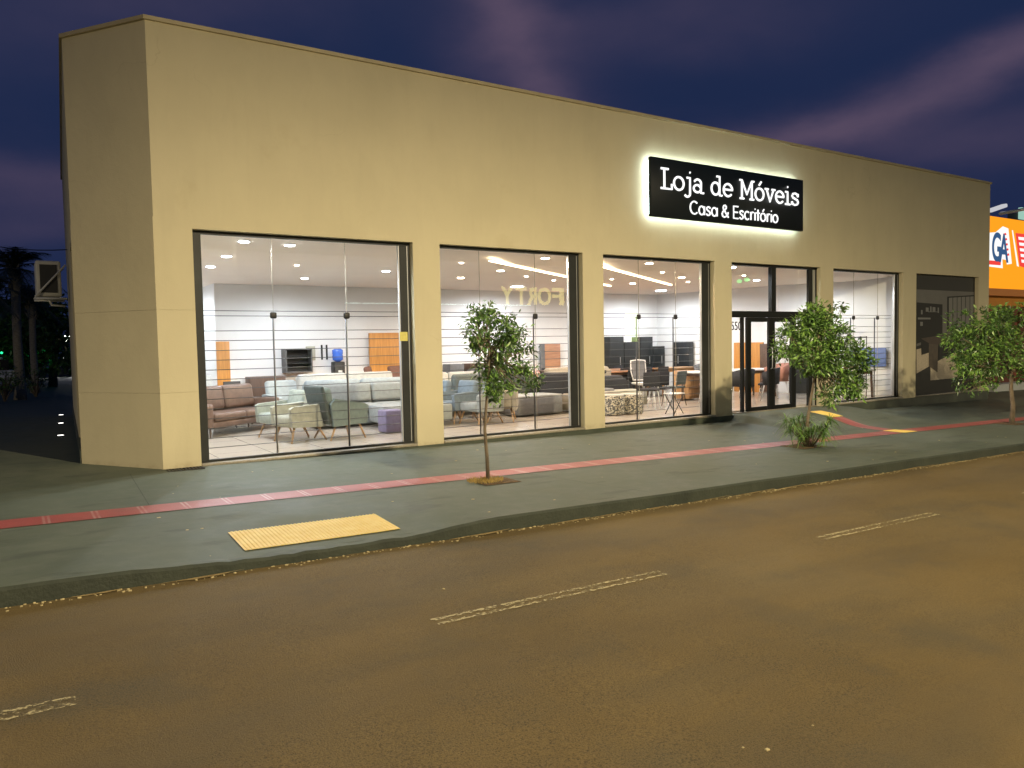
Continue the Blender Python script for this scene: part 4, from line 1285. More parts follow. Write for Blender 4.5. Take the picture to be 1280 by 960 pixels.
block('door_sample', 2.50, 7.55, 0, (-.14, -.03, 0), (.16, .03, 1.78), WOODO, 'narrow orange wooden door leaning at the left end of the back wall', 'door', 'wooden doors on display', .004)
block('door_sample', 1.96, 7.0, 0, (-.05, -.03, 0), (.03, .30, 2.05), WOODD, 'dark narrow door panel seen edge on beside the left jamb', 'door', 'wooden doors on display', .004)
block('sideboard', 3.45, 7.42, 0, (-.42, -.24, .12), (.42, .24, .92), WOODD, 'walnut sideboard against the back wall behind the brown sofa', 'sideboard', None, .008, feet=LEGD)


def shelf_cab(o):
    for z in (.22, .40):
        part(o, 'shelf', ALU_D, lambda b: b.box((-.30, -.165, z), (.30, .10, z + .014)))


o = empty('wall_cabinet', (4.28, 7.55, 1.02)); tag(o, 'open black wall cabinet with shelves hung on the white back wall', 'cabinet')
part(o, 'case', mat('cabinet_grey', (.10, .10, .10), .5, .1, 4), lambda b: (b.box((-.34, -.17, 0), (.34, .165, .03)), b.box((-.34, -.17, .57), (.34, .165, .60)), b.box((-.34, -.17, .0305), (-.30, .165, .5695)), b.box((.31, -.17, .0305), (.34, .165, .5695))))
part(o, 'back_panel', BLACKP, lambda b: b.box((-.2995, .12, .031), (.3095, .16, .569)))
shelf_cab(o)
block('desk', 4.4, 7.42, 0, (-.55, -.25, .60), (.55, .25, .80), WOODO, 'orange wooden desk below the open wall cabinet', 'desk', None, .008, feet=LEGD)
block('wall_panel', 4.68, 7.69, 0, (-.12, -.015, 1.27), (.12, .02, 1.63), mat('beige_panel', (.40, .40, .33), .7), 'small beige board on the wall right of the black cabinet', 'board')
for xx in (4.97, 5.10):
    block('wall_tube', xx, 7.69, 0, (-.02, -.02, 1.28), (.02, .015, 1.66), ALU_D, 'slim dark vertical bar on the wall beside the water dispenser', 'bar', 'two dark bars on the back wall', .006)
o = empty('water_dispenser', (5.32, 7.5, FZ)); tag(o, 'black water dispenser with a blue bottle on top', 'water dispenser')
part(o, 'body', BLACKP, lambda b: b.box((-.14, -.14, 0), (.14, .14, 1.22), .02)); part(o, 'bottle', mat('blue_bottle', (.05, .15, .62), .25, .15, 4), lambda b: b.lathe([(.05, 1.221), (.13, 1.27), (.135, 1.36), (.125, 1.40), (.135, 1.44), (.135, 1.52), (.08, 1.55)], n=20))
part(o, 'tap', WHITEP, lambda b: b.box((-.05, -.17, .95), (.05, -.141, 1.0), .005, 1))
block('door_sample', 6.72, 7.58, 0, (-.50, -.03, 0), (.45, .03, 1.95), WOODO, 'wide orange wooden panel behind the brown chairs at the first window', 'door', 'wooden doors on display', .004)
armchair(6.05, 6.3, dirz(.9, -.5), BRFAB, 'red brown armchair turned sideways before the wide orange panel', w=.72, hb=1.12, legs=LEGD)
armchair(6.75, 6.5, dirz(.2, -1), BRFAB, 'red brown armchair facing the window before the orange panel', w=.72, hb=1.10, legs=LEGD)
sofa(6.35, 5.4, R(175), 1.5, .85, MGREY, 'grey rounded loveseat seen from behind near the red brown armchairs', hb=.82, n=1, legh=.06, arm=.16)

# --- behind the second window
armchair(5.62, 2.95, dirz(-.97, -.2), GREYB, 'slate blue armchair deepest of the row at the left of the second window', hb=.86)
armchair(5.98, 2.45, dirz(-.97, -.2), GREYB, 'slate blue armchair in the middle of the row at the second window', hb=.86)
armchair(6.22, 1.88, dirz(-.97, -.2), SAGE, 'grey armchair nearest the glass of the row at the second window', hb=.86)
armchair(6.78, 1.98, dirz(.6, .8), BEIGE, 'beige armchair on slanting wooden legs behind the thin tree trunk', hb=.66, w=.66)
sofa(7.75, 4.15, R(180), 2.6, .95, DGREEN, 'dark sage sofa seen from behind, left half of the second window', hb=.92, n=2, legh=.05, arm=.2)
sofa(10.6, 4.6, R(178), 2.4, .95, BEIGE, 'beige sofa seen from behind at the right of the second window', hb=.96, n=2, legh=.05, arm=.2)
o = block('ottoman', 8.02, 2.78, R(2), (-.62, -.45, .03), (.62, .45, .42), MGREY, 'large grey ottoman with a paler top in the second window', 'ottoman', 'ottomans behind the display windows', .05)
part(o, 'top_cushion', LGREY, lambda b: b.box((-.61, -.44, .415), (.61, .44, .455), .018, 3))
sofa(9.15, 3.15, R(140), 1.25, .85, CHAR, 'charcoal loveseat at the right edge of the second window', hb=.90, n=1, legh=.06, arm=.16)
sofa(7.6, 5.6, 0, 2.2, .9, OFFW, 'off white sofa behind the dark sage one at the second window', hb=.9, n=2, legh=.06, arm=.18)
block('sideboard', 8.66, 7.45, 0, (-.22, -.22, .1), (.22, .22, 1.06), MGREY, 'small grey sideboard at the back wall left of the young tree crown', 'sideboard', None, .01)
block('sideboard', 9.35, 7.42, 0, (-.30, -.24, .08), (.42, .24, 1.06), WOODD, 'dark walnut sideboard at the back wall behind the young tree crown', 'sideboard', None, .008)
block('door_sample', 12.28, 7.62, 0, (-.36, -.03, 0), (.22, .03, 1.58), WOODR, 'reddish wooden door on display right of the tree crown', 'door', 'wooden doors on display', .004)
block('door_sample', 11.84, 7.60, 0, (-.10, -.03, 0), (.06, .03, 1.58), MGREY, 'narrow grey door panel beside the reddish one', 'door', 'wooden doors on display', .004)
table(12.0, 6.7, 0, 1.5, .8, .80, WOODD, WOODD, 'walnut table before the reddish door in the second window')
for xx in (11.7, 12.3):
    dining_chair(xx, 6.95, dirz(0, -1), CHAR, 'dark chair tucked behind the walnut table', lm=LEGD, group='dark chairs behind the walnut table')
block('side_table', 9.3, 4.35, 0, (-.2, -.2, .44), (.2, .2, .48), WOODL, 'small wooden side table between the two sofas in the second window', 'side table', None, .01, feet=LEGW)
o = empty('flower_vase', (9.3, 4.35, FZ + .481)); tag(o, 'vase with a pale pink bouquet beside the young tree crown', 'vase')
part(o, 'vase', WHITEP, lambda b: b.lathe([(.05, 0), (.075, .08), (.05, .18), (.06, .2)], n=14))


def bouquet(b):
    rg = random.Random(4)
    for i in range(60):
        p = Vector((rg.gauss(0, .07), rg.gauss(0, .07), .33 + rg.gauss(0, .07)))
        b.box(p - Vector((.018, .018, .014)), p + Vector((.018, .018, .014)), .01, 1)


part(o, 'flowers', mat('pink_petals', (.62, .38, .33), .8, .2, 20), bouquet)

# --- behind the third window
for (x, y, lb) in ((9.30, 1.42, 'speckled round pouf, left one of the pair near the glass'), (9.80, 1.38, 'speckled round pouf, right one of the pair near the glass')):
    o = empty('round_pouf', (x, y, FZ)); tag(o, lb, 'pouf', 'poufs behind the display windows')
    part(o, 'body', PATT, lambda b: b.lathe([(.26, .01), (.275, .03), (.28, .40), (.26, .425)], n=28)); part(o, 'top', OFFW, lambda b: b.lathe([(.255, .426), (.24, .445), (.12, .452)], n=28))
block('bench', 9.55, 2.35, 0, (-.75, -.28, .05), (.55, .28, .44), BEIGE, 'long beige upholstered bench behind the speckled poufs', 'bench', None, .05)
block('bench', 10.1, 3.2, 0, (-.6, -.25, .30), (.6, .25, .46), MGREY, 'grey bench on dark legs behind the beige one', 'bench', None, .04, feet=LEGD)
sofa(11.0, 4.0, R(180), 1.6, .85, CHAR, 'charcoal sofa seen from behind in the middle of the third window', hb=.72, n=1, legh=.06, arm=.14)
dining_chair(10.88, 1.95, dirz(-.85, -.5), CHAR, 'black padded dining chair, left one before the folding stools', lm=WMETAL)
dining_chair(11.40, 2.15, dirz(-.85, -.5), CHAR, 'black padded dining chair, second from the left in the third window', lm=WMETAL)
dining_chair(11.95, 2.20, dirz(-.2, 1), DGREEN, 'dark grey green dining chair before the wooden drawer cabinet', lm=LEGD)
for (x, y, r_, lb) in ((10.42, .66, 5, 'folding tray stool with crossed legs nearest the glass'),):
    o = empty('folding_stool', (x, y, FZ), R(r_)); tag(o, lb, 'stool')
    part(o, 'tray', WHITEP, lambda b: b.box((-.20, -.14, .44), (.20, .14, .455), .004, 1))
    for yy in (-.12, .12):
        for s_ in (-1, 1):
            leg(o, BLACKP, (-s_ * .16, yy + s_ * .012, .44), (s_ * .17, yy + s_ * .012, 0), .010, .010)
table(11.8, 4.9, 0, 2.2, .95, .80, WOODR, WOODD, 'reddish wooden dining table, nearer one in the third window')
table(13.4, 5.6, 0, 2.4, .95, .80, WOODR, WOODD, 'reddish wooden dining table farther back before the black cabinets')
table(14.9, 5.2, 0, 1.6, .8, .80, WOODL, WOODL, 'light oak table at the right of the third window')


def drawers(o):
    for i in range(3):
        part(o, 'drawer', WOODL, lambda b: b.box((-.27, -.275, .10 + .22 * i), (.27, -.2515, .30 + .22 * i), .006, 1))


block('drawer_cabinet', 13.6, 3.35, R(10), (-.30, -.25, .04), (.30, .25, .78), WOODL, 'oak drawer cabinet beside the right jamb of the third window', 'cabinet', None, .006, extra=drawers)
o = empty('office_chair', (12.35, 3.75, FZ), dirz(-.3, -1)); tag(o, 'white office chair with a see-through mesh back', 'office chair')
part(o, 'seat', WHITEP, lambda b: b.box((-.23, -.23, .44), (.23, .22, .51), .03, 3))
part(o, 'back_frame', WMETAL, lambda b: b.tube([(-.17, .22, .56), (-.22, .25, .80), (-.21, .28, 1.08), (0, .29, 1.10), (.21, .28, 1.08), (.22, .25, .80), (.17, .22, .56), (-.17, .22, .56)], .016, 8))
part(o, 'mesh_back', MGREY, lambda b: b.poly([(-.16, .225, .57), (.16, .225, .57), (.20, .275, 1.07), (-.20, .275, 1.07)]))
part(o, 'column', CHROME, lambda b: b.tube([(0, 0, .08), (0, 0, .44)], .025, 10))
for kq in range(5):
    a = 2 * math.pi * kq / 5
    part(o, 'foot', WMETAL, lambda b: b.tube([(0, 0, .10), (.28 * math.cos(a), .28 * math.sin(a), .05)], [.022, .015], 8))
for (x0, x1, zt, lb) in ((14.22, 14.80, 1.76, 'tall black cabinet at the left of the group on the back wall'), (14.82, 15.50, 1.57, 'lower wide black cabinet between the two tall ones'), (15.52, 16.06, 1.74, 'tall black cabinet right of the middle of the group'), (16.08, 16.60, 1.42, 'lowest black cabinet in the corner of the back wall')):
    w_ = x1 - x0
    o = block('black_cabinet', (x0 + x1) / 2, 7.48, 0, (-w_ / 2 + .006, -.22, .02), (w_ / 2 - .006, .22, zt), DCAB, lb, 'cabinet', 'black cabinets at the back wall', .006)
    part(o, 'handle', ALU_L, lambda b: b.box((w_ * .2, -.24, .85), (w_ * .2 + .012, -.2205, 1.10)))


def rw(y):  # a point just off the right hand wall
    return 16.7 + (7.72 - y) / 4.52 * .55 - .03 if y > 3.2 else 17.25 + (3.2 - y) / 2.99 * 1.3 - .03


rz_r = math.atan2(.55, 4.52); rz_s = math.atan2(1.3, 2.99)
o = block('black_cabinet', rw(6.5) - .06, 6.5, rz_r, (-.22, -.33, .02), (.02, .33, 1.55), DCAB, 'black cabinet alone against the right hand wall', 'cabinet', 'black cabinets at the back wall', .006)
part(o, 'handle', ALU_L, lambda b: b.box((-.24, .1, .85), (-.2205, .112, 1.10)))
for (x, y, rr_) in ((16.0, 4.9, .3), (15.5, 4.5, -.2)):
    dining_chair(x, y, dirz(-.4, -1), MGREY, 'grey rounded shell chair at the light oak table', lm=WMETAL, round_back=True, group='grey shell chairs at the oak table')

for (x, y, dx, dy) in ((11.2, 4.35, 0, 1), (12.4, 4.35, .1, 1), (12.7, 5.05, 0, 1), (13.4, 4.95, -.1, 1), (14.1, 5.0, 0, 1), (11.6, 5.7, .1, -1), (13.2, 6.35, 0, -1), (14.0, 6.4, 0, -1)):
    dining_chair(x, y, dirz(dx, dy), CHAR, 'dark upholstered chair pushed up to a reddish dining table', lm=LEGD, group='dark chairs around the reddish tables')
block('ottoman', 11.0, 3.0, R(-8), (-.5, -.35, .03), (.5, .35, .40), CREAM, 'cream ottoman between the black dining chairs and the charcoal sofa', 'ottoman', 'ottomans behind the display windows', .05)
sofa(9.2, 6.0, 0, 1.9, .85, MGREY, 'mid grey sofa deep in the room behind the second window', hb=.95, n=2, legh=.06, arm=.16)
block('coffee_table', 6.9, 3.1, R(5), (-.4, -.3, .30), (.4, .3, .36), WOODL, 'low oak coffee table between the slate blue chairs and the dark sofa', 'coffee table', None, .01, feet=LEGW)

# --- behind the entrance
dining_chair(12.3, 1.05, dirz(.4, -.9), CHAR, 'black round back chair behind the side pane with the house number', round_back=True)
dining_chair(13.45, 1.35, dirz(.3, 1), CHAR, 'black round back chair behind the left leaf of the entrance door', round_back=True)
dining_chair(14.35, 1.30, dirz(-.6, 1), CHAR, 'black round back chair behind the right leaf of the entrance door', round_back=True)
dining_chair(13.2, 2.15, dirz(0, 1), PINK, 'salmon upholstered chair behind the house number pane', round_back=True, lm=WMETAL)
o = dining_chair(15.35, 1.85, dirz(-.9, .3), PINK, 'salmon upholstered tub chair behind the right door leaf', round_back=True, lm=WMETAL); o.scale = (1.2, 1.2, 1.08)
table(14.6, 2.75, 0, 3.0, .9, .78, WHITEP, WOODD, 'long white table behind the entrance door')
block('wood_panel', rw(4.2) - .06, 4.2, rz_r, (-.03, -.55, 0), (.03, .45, 1.50), WOODO, 'orange wooden panel on the right hand wall left of the entrance', 'panel', None, .004)
block('cabinet_pair', rw(3.5) - .05, 3.5, rz_r, (-.05, -.25, .02), (.02, .25, 1.45), WOODD, 'dark ribbed wooden cabinet seen through the left door leaf', 'cabinet', None, .005)
block('black_cabinet', rw(2.4) - .16, 2.4, rz_s, (-.12, -.55, .02), (.02, .45, 1.42), DCAB, 'black cabinet seen through the right door leaf behind the leaning tree', 'cabinet', 'black cabinets at the back wall', .006)
o = empty('exercise_frame', (14.4, 2.75, FZ + .781)); tag(o, 'white wire magazine rack standing on the long white table', 'rack'); o.name = 'magazine_rack'
part(o, 'frame', WMETAL, lambda b: (b.tube([(-.2, 0, 0), (.15, .05, .30)], .012, 6), b.tube([(.2, 0, 0), (-.15, .05, .30)], .012, 6), b.tube([(-.2, .1, .012), (.2, .1, .012)], .012, 6)))

# --- behind the fifth window
block('blue_board', rw(.95) - .06, .95, rz_s, (-.02, -.45, .78), (.02, .45, 1.30), BLUEB, 'blue upholstered boards against the white wall in the fifth window', 'board', None, .01)
table(17.45, 1.05, R(68), 1.4, .6, .74, WHITEP, WOODD, 'white desk with dark drawers in the fifth window')
o = empty('metal_rack', (16.95, .52, FZ), 0); tag(o, 'upright metal display rack behind the glass of the fifth window', 'rack')
for xx in (-.42, -.14, .14, .42):
    part(o, 'upright', STEEL, lambda b: b.tube([(xx, 0, 0), (xx, 0, 1.62)], .012, 6))
for z in (.55, .95, 1.25, 1.60):
    part(o, 'rail', STEEL, lambda b: b.tube([(-.42, 0, z), (.42, 0, z)], .010, 6))

# ------------------------------------------------------------------ left side of the building
ac = empty('air_conditioner', (-.70, 7.0, 2.70)); tag(ac, 'pale outdoor air conditioner unit on brackets high on the side wall', 'air conditioner')
part(ac, 'casing', mat('aged_white_enamel', (.66, .64, .55), .5, .1, 4), lambda b: b.box((-.52, -.42, .06), (-.08, .42, .78), .04, 3))
part(ac, 'side_grille', mat('grille_dark', (.05, .05, .045), .6), lambda b: b.box((-.45, -.432, .14), (-.15, -.4205, .70)))
for yy in (-.47, .3):
    part(ac, 'bracket', WHITEP, lambda b: (b.tube([(.0, yy, .02), (-.55, yy, .02)], .022, 6), b.tube([(-.0, yy, .70), (-.55, yy, .05)], .018, 6)))
part(ac, 'pipe', WHITEP, lambda b: b.tube([(-.3, .1, .06), (-.25, .12, -.08), (.0, .12, -.1)], .025, 6))
for k_, (yy, lb) in enumerate(((4.5, 'recessed ground light nearest the corner of the shop'), (7.5, 'recessed ground light in the middle of the side wall'), (10.2, 'recessed ground light deepest along the side wall'))):
    p = CH + dl * yy + nl * .28
    o = empty('ground_light', (p.x, p.y, walk_z(p.x, p.y) + .004)); tag(o, lb, 'ground light', 'ground lights along the side wall')
    part(o, 'rim', ALU_D, lambda b: b.lathe([(.075, 0), (.075, .006)], n=16)); part(o, 'lens', emit('ground_light_glow', (1, .97, .9), 4.0), lambda b: b.lathe([(.055, .0065), (.05, .010)], n=16))

# palms, bushes and dark trees down the side street
PALML = [mat('palm_dark', (.018, .030, .012), .5, .3, 6), mat('palm_mid', (.035, .05, .018), .5, .3, 6)]


def palm(x, y, hgt, crown, seed, label, tr=.16, nf=30):
    rg = random.Random(seed); z0 = walk_z(x, y)
    o = empty('palm_tree', (x, y, z0)); tag(o, label, 'palm tree', 'palm trees in the side street')
    def fn(b):
        b.tube([(0, 0, -.05), (.02, 0, .4), (.0, .02, hgt * .5), (.03, 0, hgt * .85), (.02, 0, hgt)], [tr * 1.3, tr, tr * .82, tr * .85, tr * 1.15], 12)
        for i in range(30):
            a = rg.uniform(0, 6.28); zz = hgt * rg.uniform(.82, 1.0); r_ = tr * .9
            b.tube([(r_ * math.cos(a), r_ * math.sin(a), zz), (r_ * 1.7 * math.cos(a), r_ * 1.7 * math.sin(a), zz + .16)], [.03, .012], 5)
    part(o, 'trunk', mat('palm_bark', (.30, .27, .20), .9, .35, 14, .5, 40, stretch=(1, 1, 3)), fn)
    mm = MB()
    for i in range(nf):
        a = 6.28 * i / nf + rg.uniform(-.2, .2); el = rg.uniform(-.25, 1.2); L = crown * rg.uniform(.8, 1.15)
        hd = Vector((math.cos(a), math.sin(a), 0)); pts = []
        for kq in range(11):
            t = kq / 10
            pts.append(Vector((0, 0, hgt)) + hd * L * t * math.cos(el) + Vector((0, 0, L * (math.sin(el) * t - .62 * t * t * (1.1 - .3 * math.sin(el))))))
        mm.mi = 0; mm.tube(pts, [.022 * (1 - .8 * kq / 10) for kq in range(11)], 4)
        for kq in range(2, 40):
            t = kq / 40; p = pts[int(t * 10)].lerp(pts[min(10, int(t * 10) + 1)], t * 10 - int(t * 10))
            tan = (pts[min(10, int(t * 10) + 1)] - pts[int(t * 10)]).normalized(); sd = tan.cross(Vector((0, 0, 1))).normalized()
            ll = crown * .30 * math.sin(math.pi * (t * .86 + .1)) * rg.uniform(.8, 1.1)
            for s_ in (-1, 1):
                d = (sd * s_ * .8 + tan * .55 + Vector((0, 0, -.30 + rg.gauss(0, .12)))).normalized()
                mm.mi = rg.choice((0, 0, 1)); q = p + d * ll; nn = tan * .016
                mm.poly([p - nn, p + nn, q])
    mm.build('crown', PALML, o)
    return o


palm(-1.50, 20, 4.5, 1.75, 3, 'palm tree with a pale ringed trunk, nearest in the side street', tr=.17)
palm(-.95, 25, 3.6, 1.5, 5, 'thinner dark palm tree behind the nearest palm', tr=.15)
palm(-2.55, 17.0, 3.6, 1.5, 8, 'palm tree cut by the left edge of the photo', tr=.15)


def dark_tree(x, y, hgt, rad, seed, label, n=1100, size=.30, group='dark trees at the end of the side street'):
    rg = random.Random(seed); z0 = max(-1.3, walk_z(max(-28, min(58, x)), min(y, 48)))
    o = empty('dark_tree', (x, y, z0)); tag(o, label, 'tree', group)
    part(o, 'trunk', BARK, lambda b: (b.tube([(0, 0, -.1), (.05, 0, hgt * .3), (0, .1, hgt * .6)], [.2, .15, .08], 8), b.tube([(.05, 0, hgt * .3), (rad * .5, .2, hgt * .65)], [.1, .04], 6), b.tube([(.05, 0, hgt * .3), (-rad * .5, -.2, hgt * .6)], [.1, .04], 6)))
    lob = [(Vector((rg.uniform(-.6, .6) * rad, rg.uniform(-.6, .6) * rad, hgt * rg.uniform(.28, .85))), rad * rg.uniform(.35, .6)) for _ in range(12)]
    f = foliage(lob, n, size, rg); f.build('crown', [LEAF[0], LEAF[0], LEAF[1]], o)
    return o


dark_tree(-.1, 31, 4.6, 2.2, 12, 'dark round tree right behind the palms, beside the side wall')
dark_tree(-2.9, 33, 4.7, 2.8, 13, 'dark broad tree at the left edge behind the palms')
dark_tree(-1.6, 44, 4.8, 3.0, 14, 'dark tree farthest down the side street')
for (x, y, hh, sd_, lb) in ((-1.95, 19.2, 1.1, 31, 'low dark bush at the foot of the nearest palm'), (-1.0, 21.5, 1.15, 32, 'thin twiggy bush between the two palms'), (-2.6, 21, 1.0, 36, 'low bush at the left photo edge before the white car')):
    rg = random.Random(sd_)
    o = empty('bush', (x, y, walk_z(x, y))); tag(o, lb, 'bush', 'bushes in the side street')
    def fn(b):
        for i in range(14):
            a = rg.uniform(0, 6.28); e2 = Vector((math.cos(a) * rg.uniform(.1, .6), math.sin(a) * rg.uniform(.1, .6), hh * rg.uniform(.5, 1)))
            b.tube([(0, 0, -.03), e2 * .5 + Vector((0, 0, .1)), e2], [.02, .014, .006], 5)
    part(o, 'stems', BARK, fn)
    foliage([(Vector((rg.uniform(-.4, .4), rg.uniform(-.4, .4), hh * rg.uniform(.45, .95))), .28) for _ in range(9)], 90, .10, rg).build('leaves', [LEAF[0], LEAF[1], LEAF[1]], o)

# white car parked down the side street
car = empty('parked_car', (-3.55, 27.5, walk_z(-3.5, 27.5))); tag(car, 'white parked car at the left edge, partly behind the palms', 'car')
CARP = mat('white_car_paint', (.72, .72, .70), .3, .03, 2, coat=.4)
part(car, 'body', CARP, lambda b: (b.xprism([(-.80, .28), (-.86, .55), (-.80, .86), (.80, .86), (.86, .55), (.80, .28)], -2.05, 2.05)))
part(car, 'cabin', mat('car_glass', (.012, .014, .016), .15), lambda b: b.prism([(-1.15, -.70), (1.75, -.70), (1.75, .70), (-1.15, .70)], .862, 1.30))
part(car, 'roof', CARP, lambda b: b.box((-.75, -.68, 1.302), (1.55, .68, 1.40), .05, 3))
for x in (-1.3, 1.3):
    for yy in (-.80, .80):
        wl = part(car, 'wheel', BLACKP, lambda b: b.lathe([(.20, -.10), (.31, -.09), (.31, .09), (.20, .10)], n=20)); wl.location = (x, yy, .31); wl.rotation_euler = (R(90), 0, 0)
        rm = part(wl, 'rim', ALU_L, lambda b: b.lathe([(.05, -.112), (.19, -.105), (.19, .105), (.05, .112)], n=12))
part(car, 'tail_lamp', mat('tail_red', (.35, .01, .01), .3), lambda b: b.box((2.02, -.72, .62), (2.08, -.50, .80), .01, 1))

o = empty('overhead_cable', at(-40, 300, 15)); tag(o, 'thin overhead cable reaching the side wall above the air conditioner', 'cable')
a_, b2_ = at(-40, 300, 15), at(86, 312, 7.2)
part(o, 'wire', BLACKP, lambda b: b.tube([Vector((0, 0, 0)) + (b2_ - a_) * t - Vector((0, 0, .35 * 4 * t * (1 - t) * .3)) for t in linspace(0, 1, 9)], .012, 5))
# lit lamps far down the side street
o = empty('side_street_lamp', (1.72, 52, -.2)); tag(o, 'far lamp post with a bright white globe beside the side wall', 'lamp post')
part(o, 'pole', CONC, lambda b: b.tube([(0, 0, -.5), (0, 0, 3.9)], [.06, .04], 8)); part(o, 'globe', emit('far_lamp_glow', (1, 1, .97), 40), lambda b: b.lathe([(.05, -.22), (.2, -.12), (.24, 0), (.2, .14), (.05, .22)], (-.05, 0, 2.85), 14))
part(o, 'small_lamp', emit('far_small_lamp', (1, 1, .97), 18), lambda b: b.lathe([(.02, -.1), (.1, 0), (.02, .1)], (-.2, 0, 3.95), 10))
car2 = empty('far_car', (1.15, 47.0, -.15)); tag(car2, 'far dark car facing with one dazzling headlight at the side wall', 'car')
part(car2, 'body', mat('dark_car_paint', (.03, .03, .035), .3), lambda b: (b.box((-.85, 0, .25), (.85, 3.9, .85), .12, 3))); part(car2, 'cabin', mat('car_glass', (.012, .014, .016), .15), lambda b: b.box((-.7, 1.1, .86), (.7, 3.3, 1.4), .15, 3))
for sx in (-.6, .6):
    part(car2, 'headlight', emit('headlight_glow', (1, 1, .98), 45), lambda b: b.box((sx - .13, -.03, .55), (sx + .13, -.002, .72), .01, 1))
for px_, py_2, yy in ((50, 444, 31), (54, 446, 31), (2, 441, 29)):
    q = at(px_, py_2, yy); o = empty('green_light', q); tag(o, 'green lamp glowing among the dark trees' if px_ > 10 else 'green lamp glowing at the left photo edge', 'lamp', 'green lamps in the side street trees')
    part(o, 'bulb', emit('green_glow', (.02, .9, .30), 2.2), lambda b: b.lathe([(.015, -.05), (.06, 0), (.015, .05)], n=10)); part(o, 'stake', BLACKP, lambda b: b.tube([(0, 0, -.05), (0, 0, -.3)], .01, 5))
    ld = bpy.data.lights.new('green_lamp_light', 'POINT'); ld.energy = 1.5; ld.color = (.05, 1, .3); ld.shadow_soft_size = .08
    lo = bpy.data.objects.new('green_lamp_light', ld); col.objects.link(lo); lo.parent = o; lo.location = (0, -.15, .1)

# ------------------------------------------------------------------ the orange shop at the right
NY = 2.0
nb = empty('orange_shop', (26.6, NY, -.55)); tag(nb, 'neighbouring shop with a glowing orange fascia and a dark red wall', 'building')
gx = lambda u: at(u, 360, NY).x - 26.6
mm = MB(); mm.box((-.3, .12, -.3), (14, 6, 3.2)); mm.build('wall', mat('dark_red_wall', (.18, .045, .025), .6, .2, 1.5), nb)
mm = MB(); mm.box((-.3, .1, 3.201), (14, 6, 6.2)); mm.build('upper_wall', mat('orange_panel', (.62, .26, .03), .5, .1, 1.5), nb)
mm = MB(); mm.box((-.1, -.10, 3.80), (9, .099, 6.28)); fas = mm.build('fascia', emit('orange_lit_fascia', (1.0, .34, .015), 1.05), nb)
mm = MB(); mm.box((-.1, -.14, 3.55), (9, .099, 3.796)); mm.build('fascia_rail', mat('orange_rail', (.72, .28, .07), .5), nb)
mm = MB(); mm.box((0, -.4, -.2), (10, .118, .45)); mm.build('step', mat('pale_blue_step', (.40, .42, .42), .7, .1, 2), nb)
for xx in (.9, 2.8, 4.9):
    mm = MB(); mm.box((xx, .05, .46), (xx + 1.5, .119, 3.0)); mm.build('shutter', mat('dark_red_shutter', (.12, .03, .018), .5, .2, 6, stretch=(.2, 1, 10)), nb)
NW, NBL, NRD = emit('sign_white_lit', (1, .98, .95), 1.0), emit('sign_blue_lit', (.04, .10, .22), 1.0), emit('sign_red_lit', (.85, .06, .05), 1.0)


def fq(lst, m_, name, lay):
    """flat shapes on the fascia from picture points"""
    mm = MB()
    mm.poly([(q.x - 26.6, -.10 - .004 * lay, q.z + .55) for q in (at(u, v, NY - .1) for u, v in lst)])
    return mm.build(name, m_, nb)


def t2(u, v):
    return 1220 + u / 5.333, 220 + v / 5.333


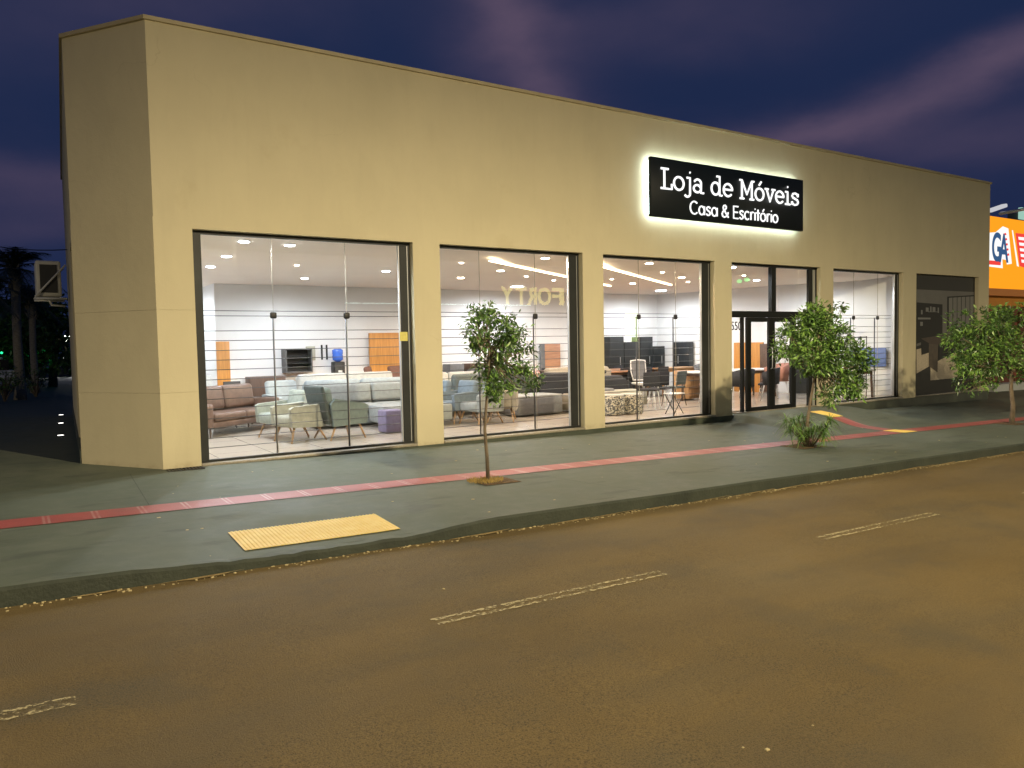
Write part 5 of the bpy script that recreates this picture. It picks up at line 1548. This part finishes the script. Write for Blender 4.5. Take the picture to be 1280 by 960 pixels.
fq([t2(*p) for p in ((60, 380), (130, 375), (178, 335), (215, 350), (238, 585), (205, 590), (200, 560), (175, 555), (178, 615), (60, 600))], NW, 'emblem_ground', 1)
fq([t2(*p) for p in ((60, 560), (165, 568), (163, 596), (60, 588))], NRD, 'emblem_band', 2)
for i in range(5):
    y0 = 385 + 34 * i; x0 = 178 + 5 * i
    fq([t2(*p) for p in ((x0, y0), (x0 + 20, y0 - 6), (x0 + 24, y0 + 8), (x0 + 4, y0 + 14))], NRD, 'red_stripe', 2)
fq([t2(*p) for p in ((238, 362), (246, 362), (285, 605), (272, 600))], NW, 'white_band', 1)
fq([t2(*p) for p in ((262, 380), (400, 395), (400, 640), (290, 600))], NRD, 'red_panel', 1)
for i in range(5):
    y0 = 405 + 38 * i; x0 = 280 + 5 * i
    fq([t2(*p) for p in ((x0, y0), (400, y0 + 14), (400, y0 + 34), (x0 + 3, y0 + 20))], NW, 'white_row', 2)
for ch, u0, uz in (('G', 100, 560), ('A', 152, 568)):
    fc = bpy.data.curves.new('l', 'FONT'); fc.body = ch; fc.size = 2.2; fc.extrude = .004; fc.offset = .05
    tmp = bpy.data.objects.new('tmp', fc); col.objects.link(tmp); bpy.context.view_layer.update()
    me = bpy.data.meshes.new_from_object(tmp.evaluated_get(bpy.context.evaluated_depsgraph_get())); bpy.data.objects.remove(tmp)
    me.materials.clear(); me.materials.append(NBL); q = at(*t2(u0, uz), NY - .1)
    lo = bpy.data.objects.new('letter', me); col.objects.link(lo); lo.parent = nb; lo.location = (q.x - 26.6, -.118, q.z + .55); lo.rotation_euler = (R(90), 0, 0); lo.scale = (.42, .62, 1)
# lamp arm and pale box above the fascia
o = empty('roadside_lamp', (31.5, 1.2, -.6)); tag(o, 'white lamp arm reaching out above the orange fascia', 'street lamp')
q0, q1 = at(1236, 261, 1.2), at(1256, 256, 1.2)
part(o, 'pole', CONC, lambda b: b.tube([(0, 0, 0), (0, 0, 7.2)], [.10, .07], 10))
zz = q0.z + .6
part(o, 'arm', ALU_L, lambda b: b.tube([(0, 0, 7.15), (at(1250, 267, 1.2).x - 31.5, 0, at(1250, 267, 1.2).z + .6)], .05, 8))
part(o, 'lamp_head', emit('lamp_head_glow', (.95, .95, 1.0), .55), lambda b: b.box((q0.x - 31.5, -.1, zz), (q1.x - 31.5, .1, zz + .12), .03, 2, Matrix.Rotation(R(-14), 3, 'Y')))  # weak own glow stands in for light falling on the head
o = empty('glowing_roof_box', (at(1272, 268, 9).x, 9, at(1272, 274, 9).z)); tag(o, 'pale green box with an added glow above the orange shop roof at the right edge', 'roof box')
part(o, 'panel', emit('pale_green_glow', (.50, .86, .72), .62), lambda b: b.box((0, -.2, 0), (5, -.02, .62), .02, 2)); part(o, 'stand', CONC, lambda b: b.box((.2, 0, -2.4), (4.8, .6, .4)))  # glow added so the box stands out pale against the dark sky
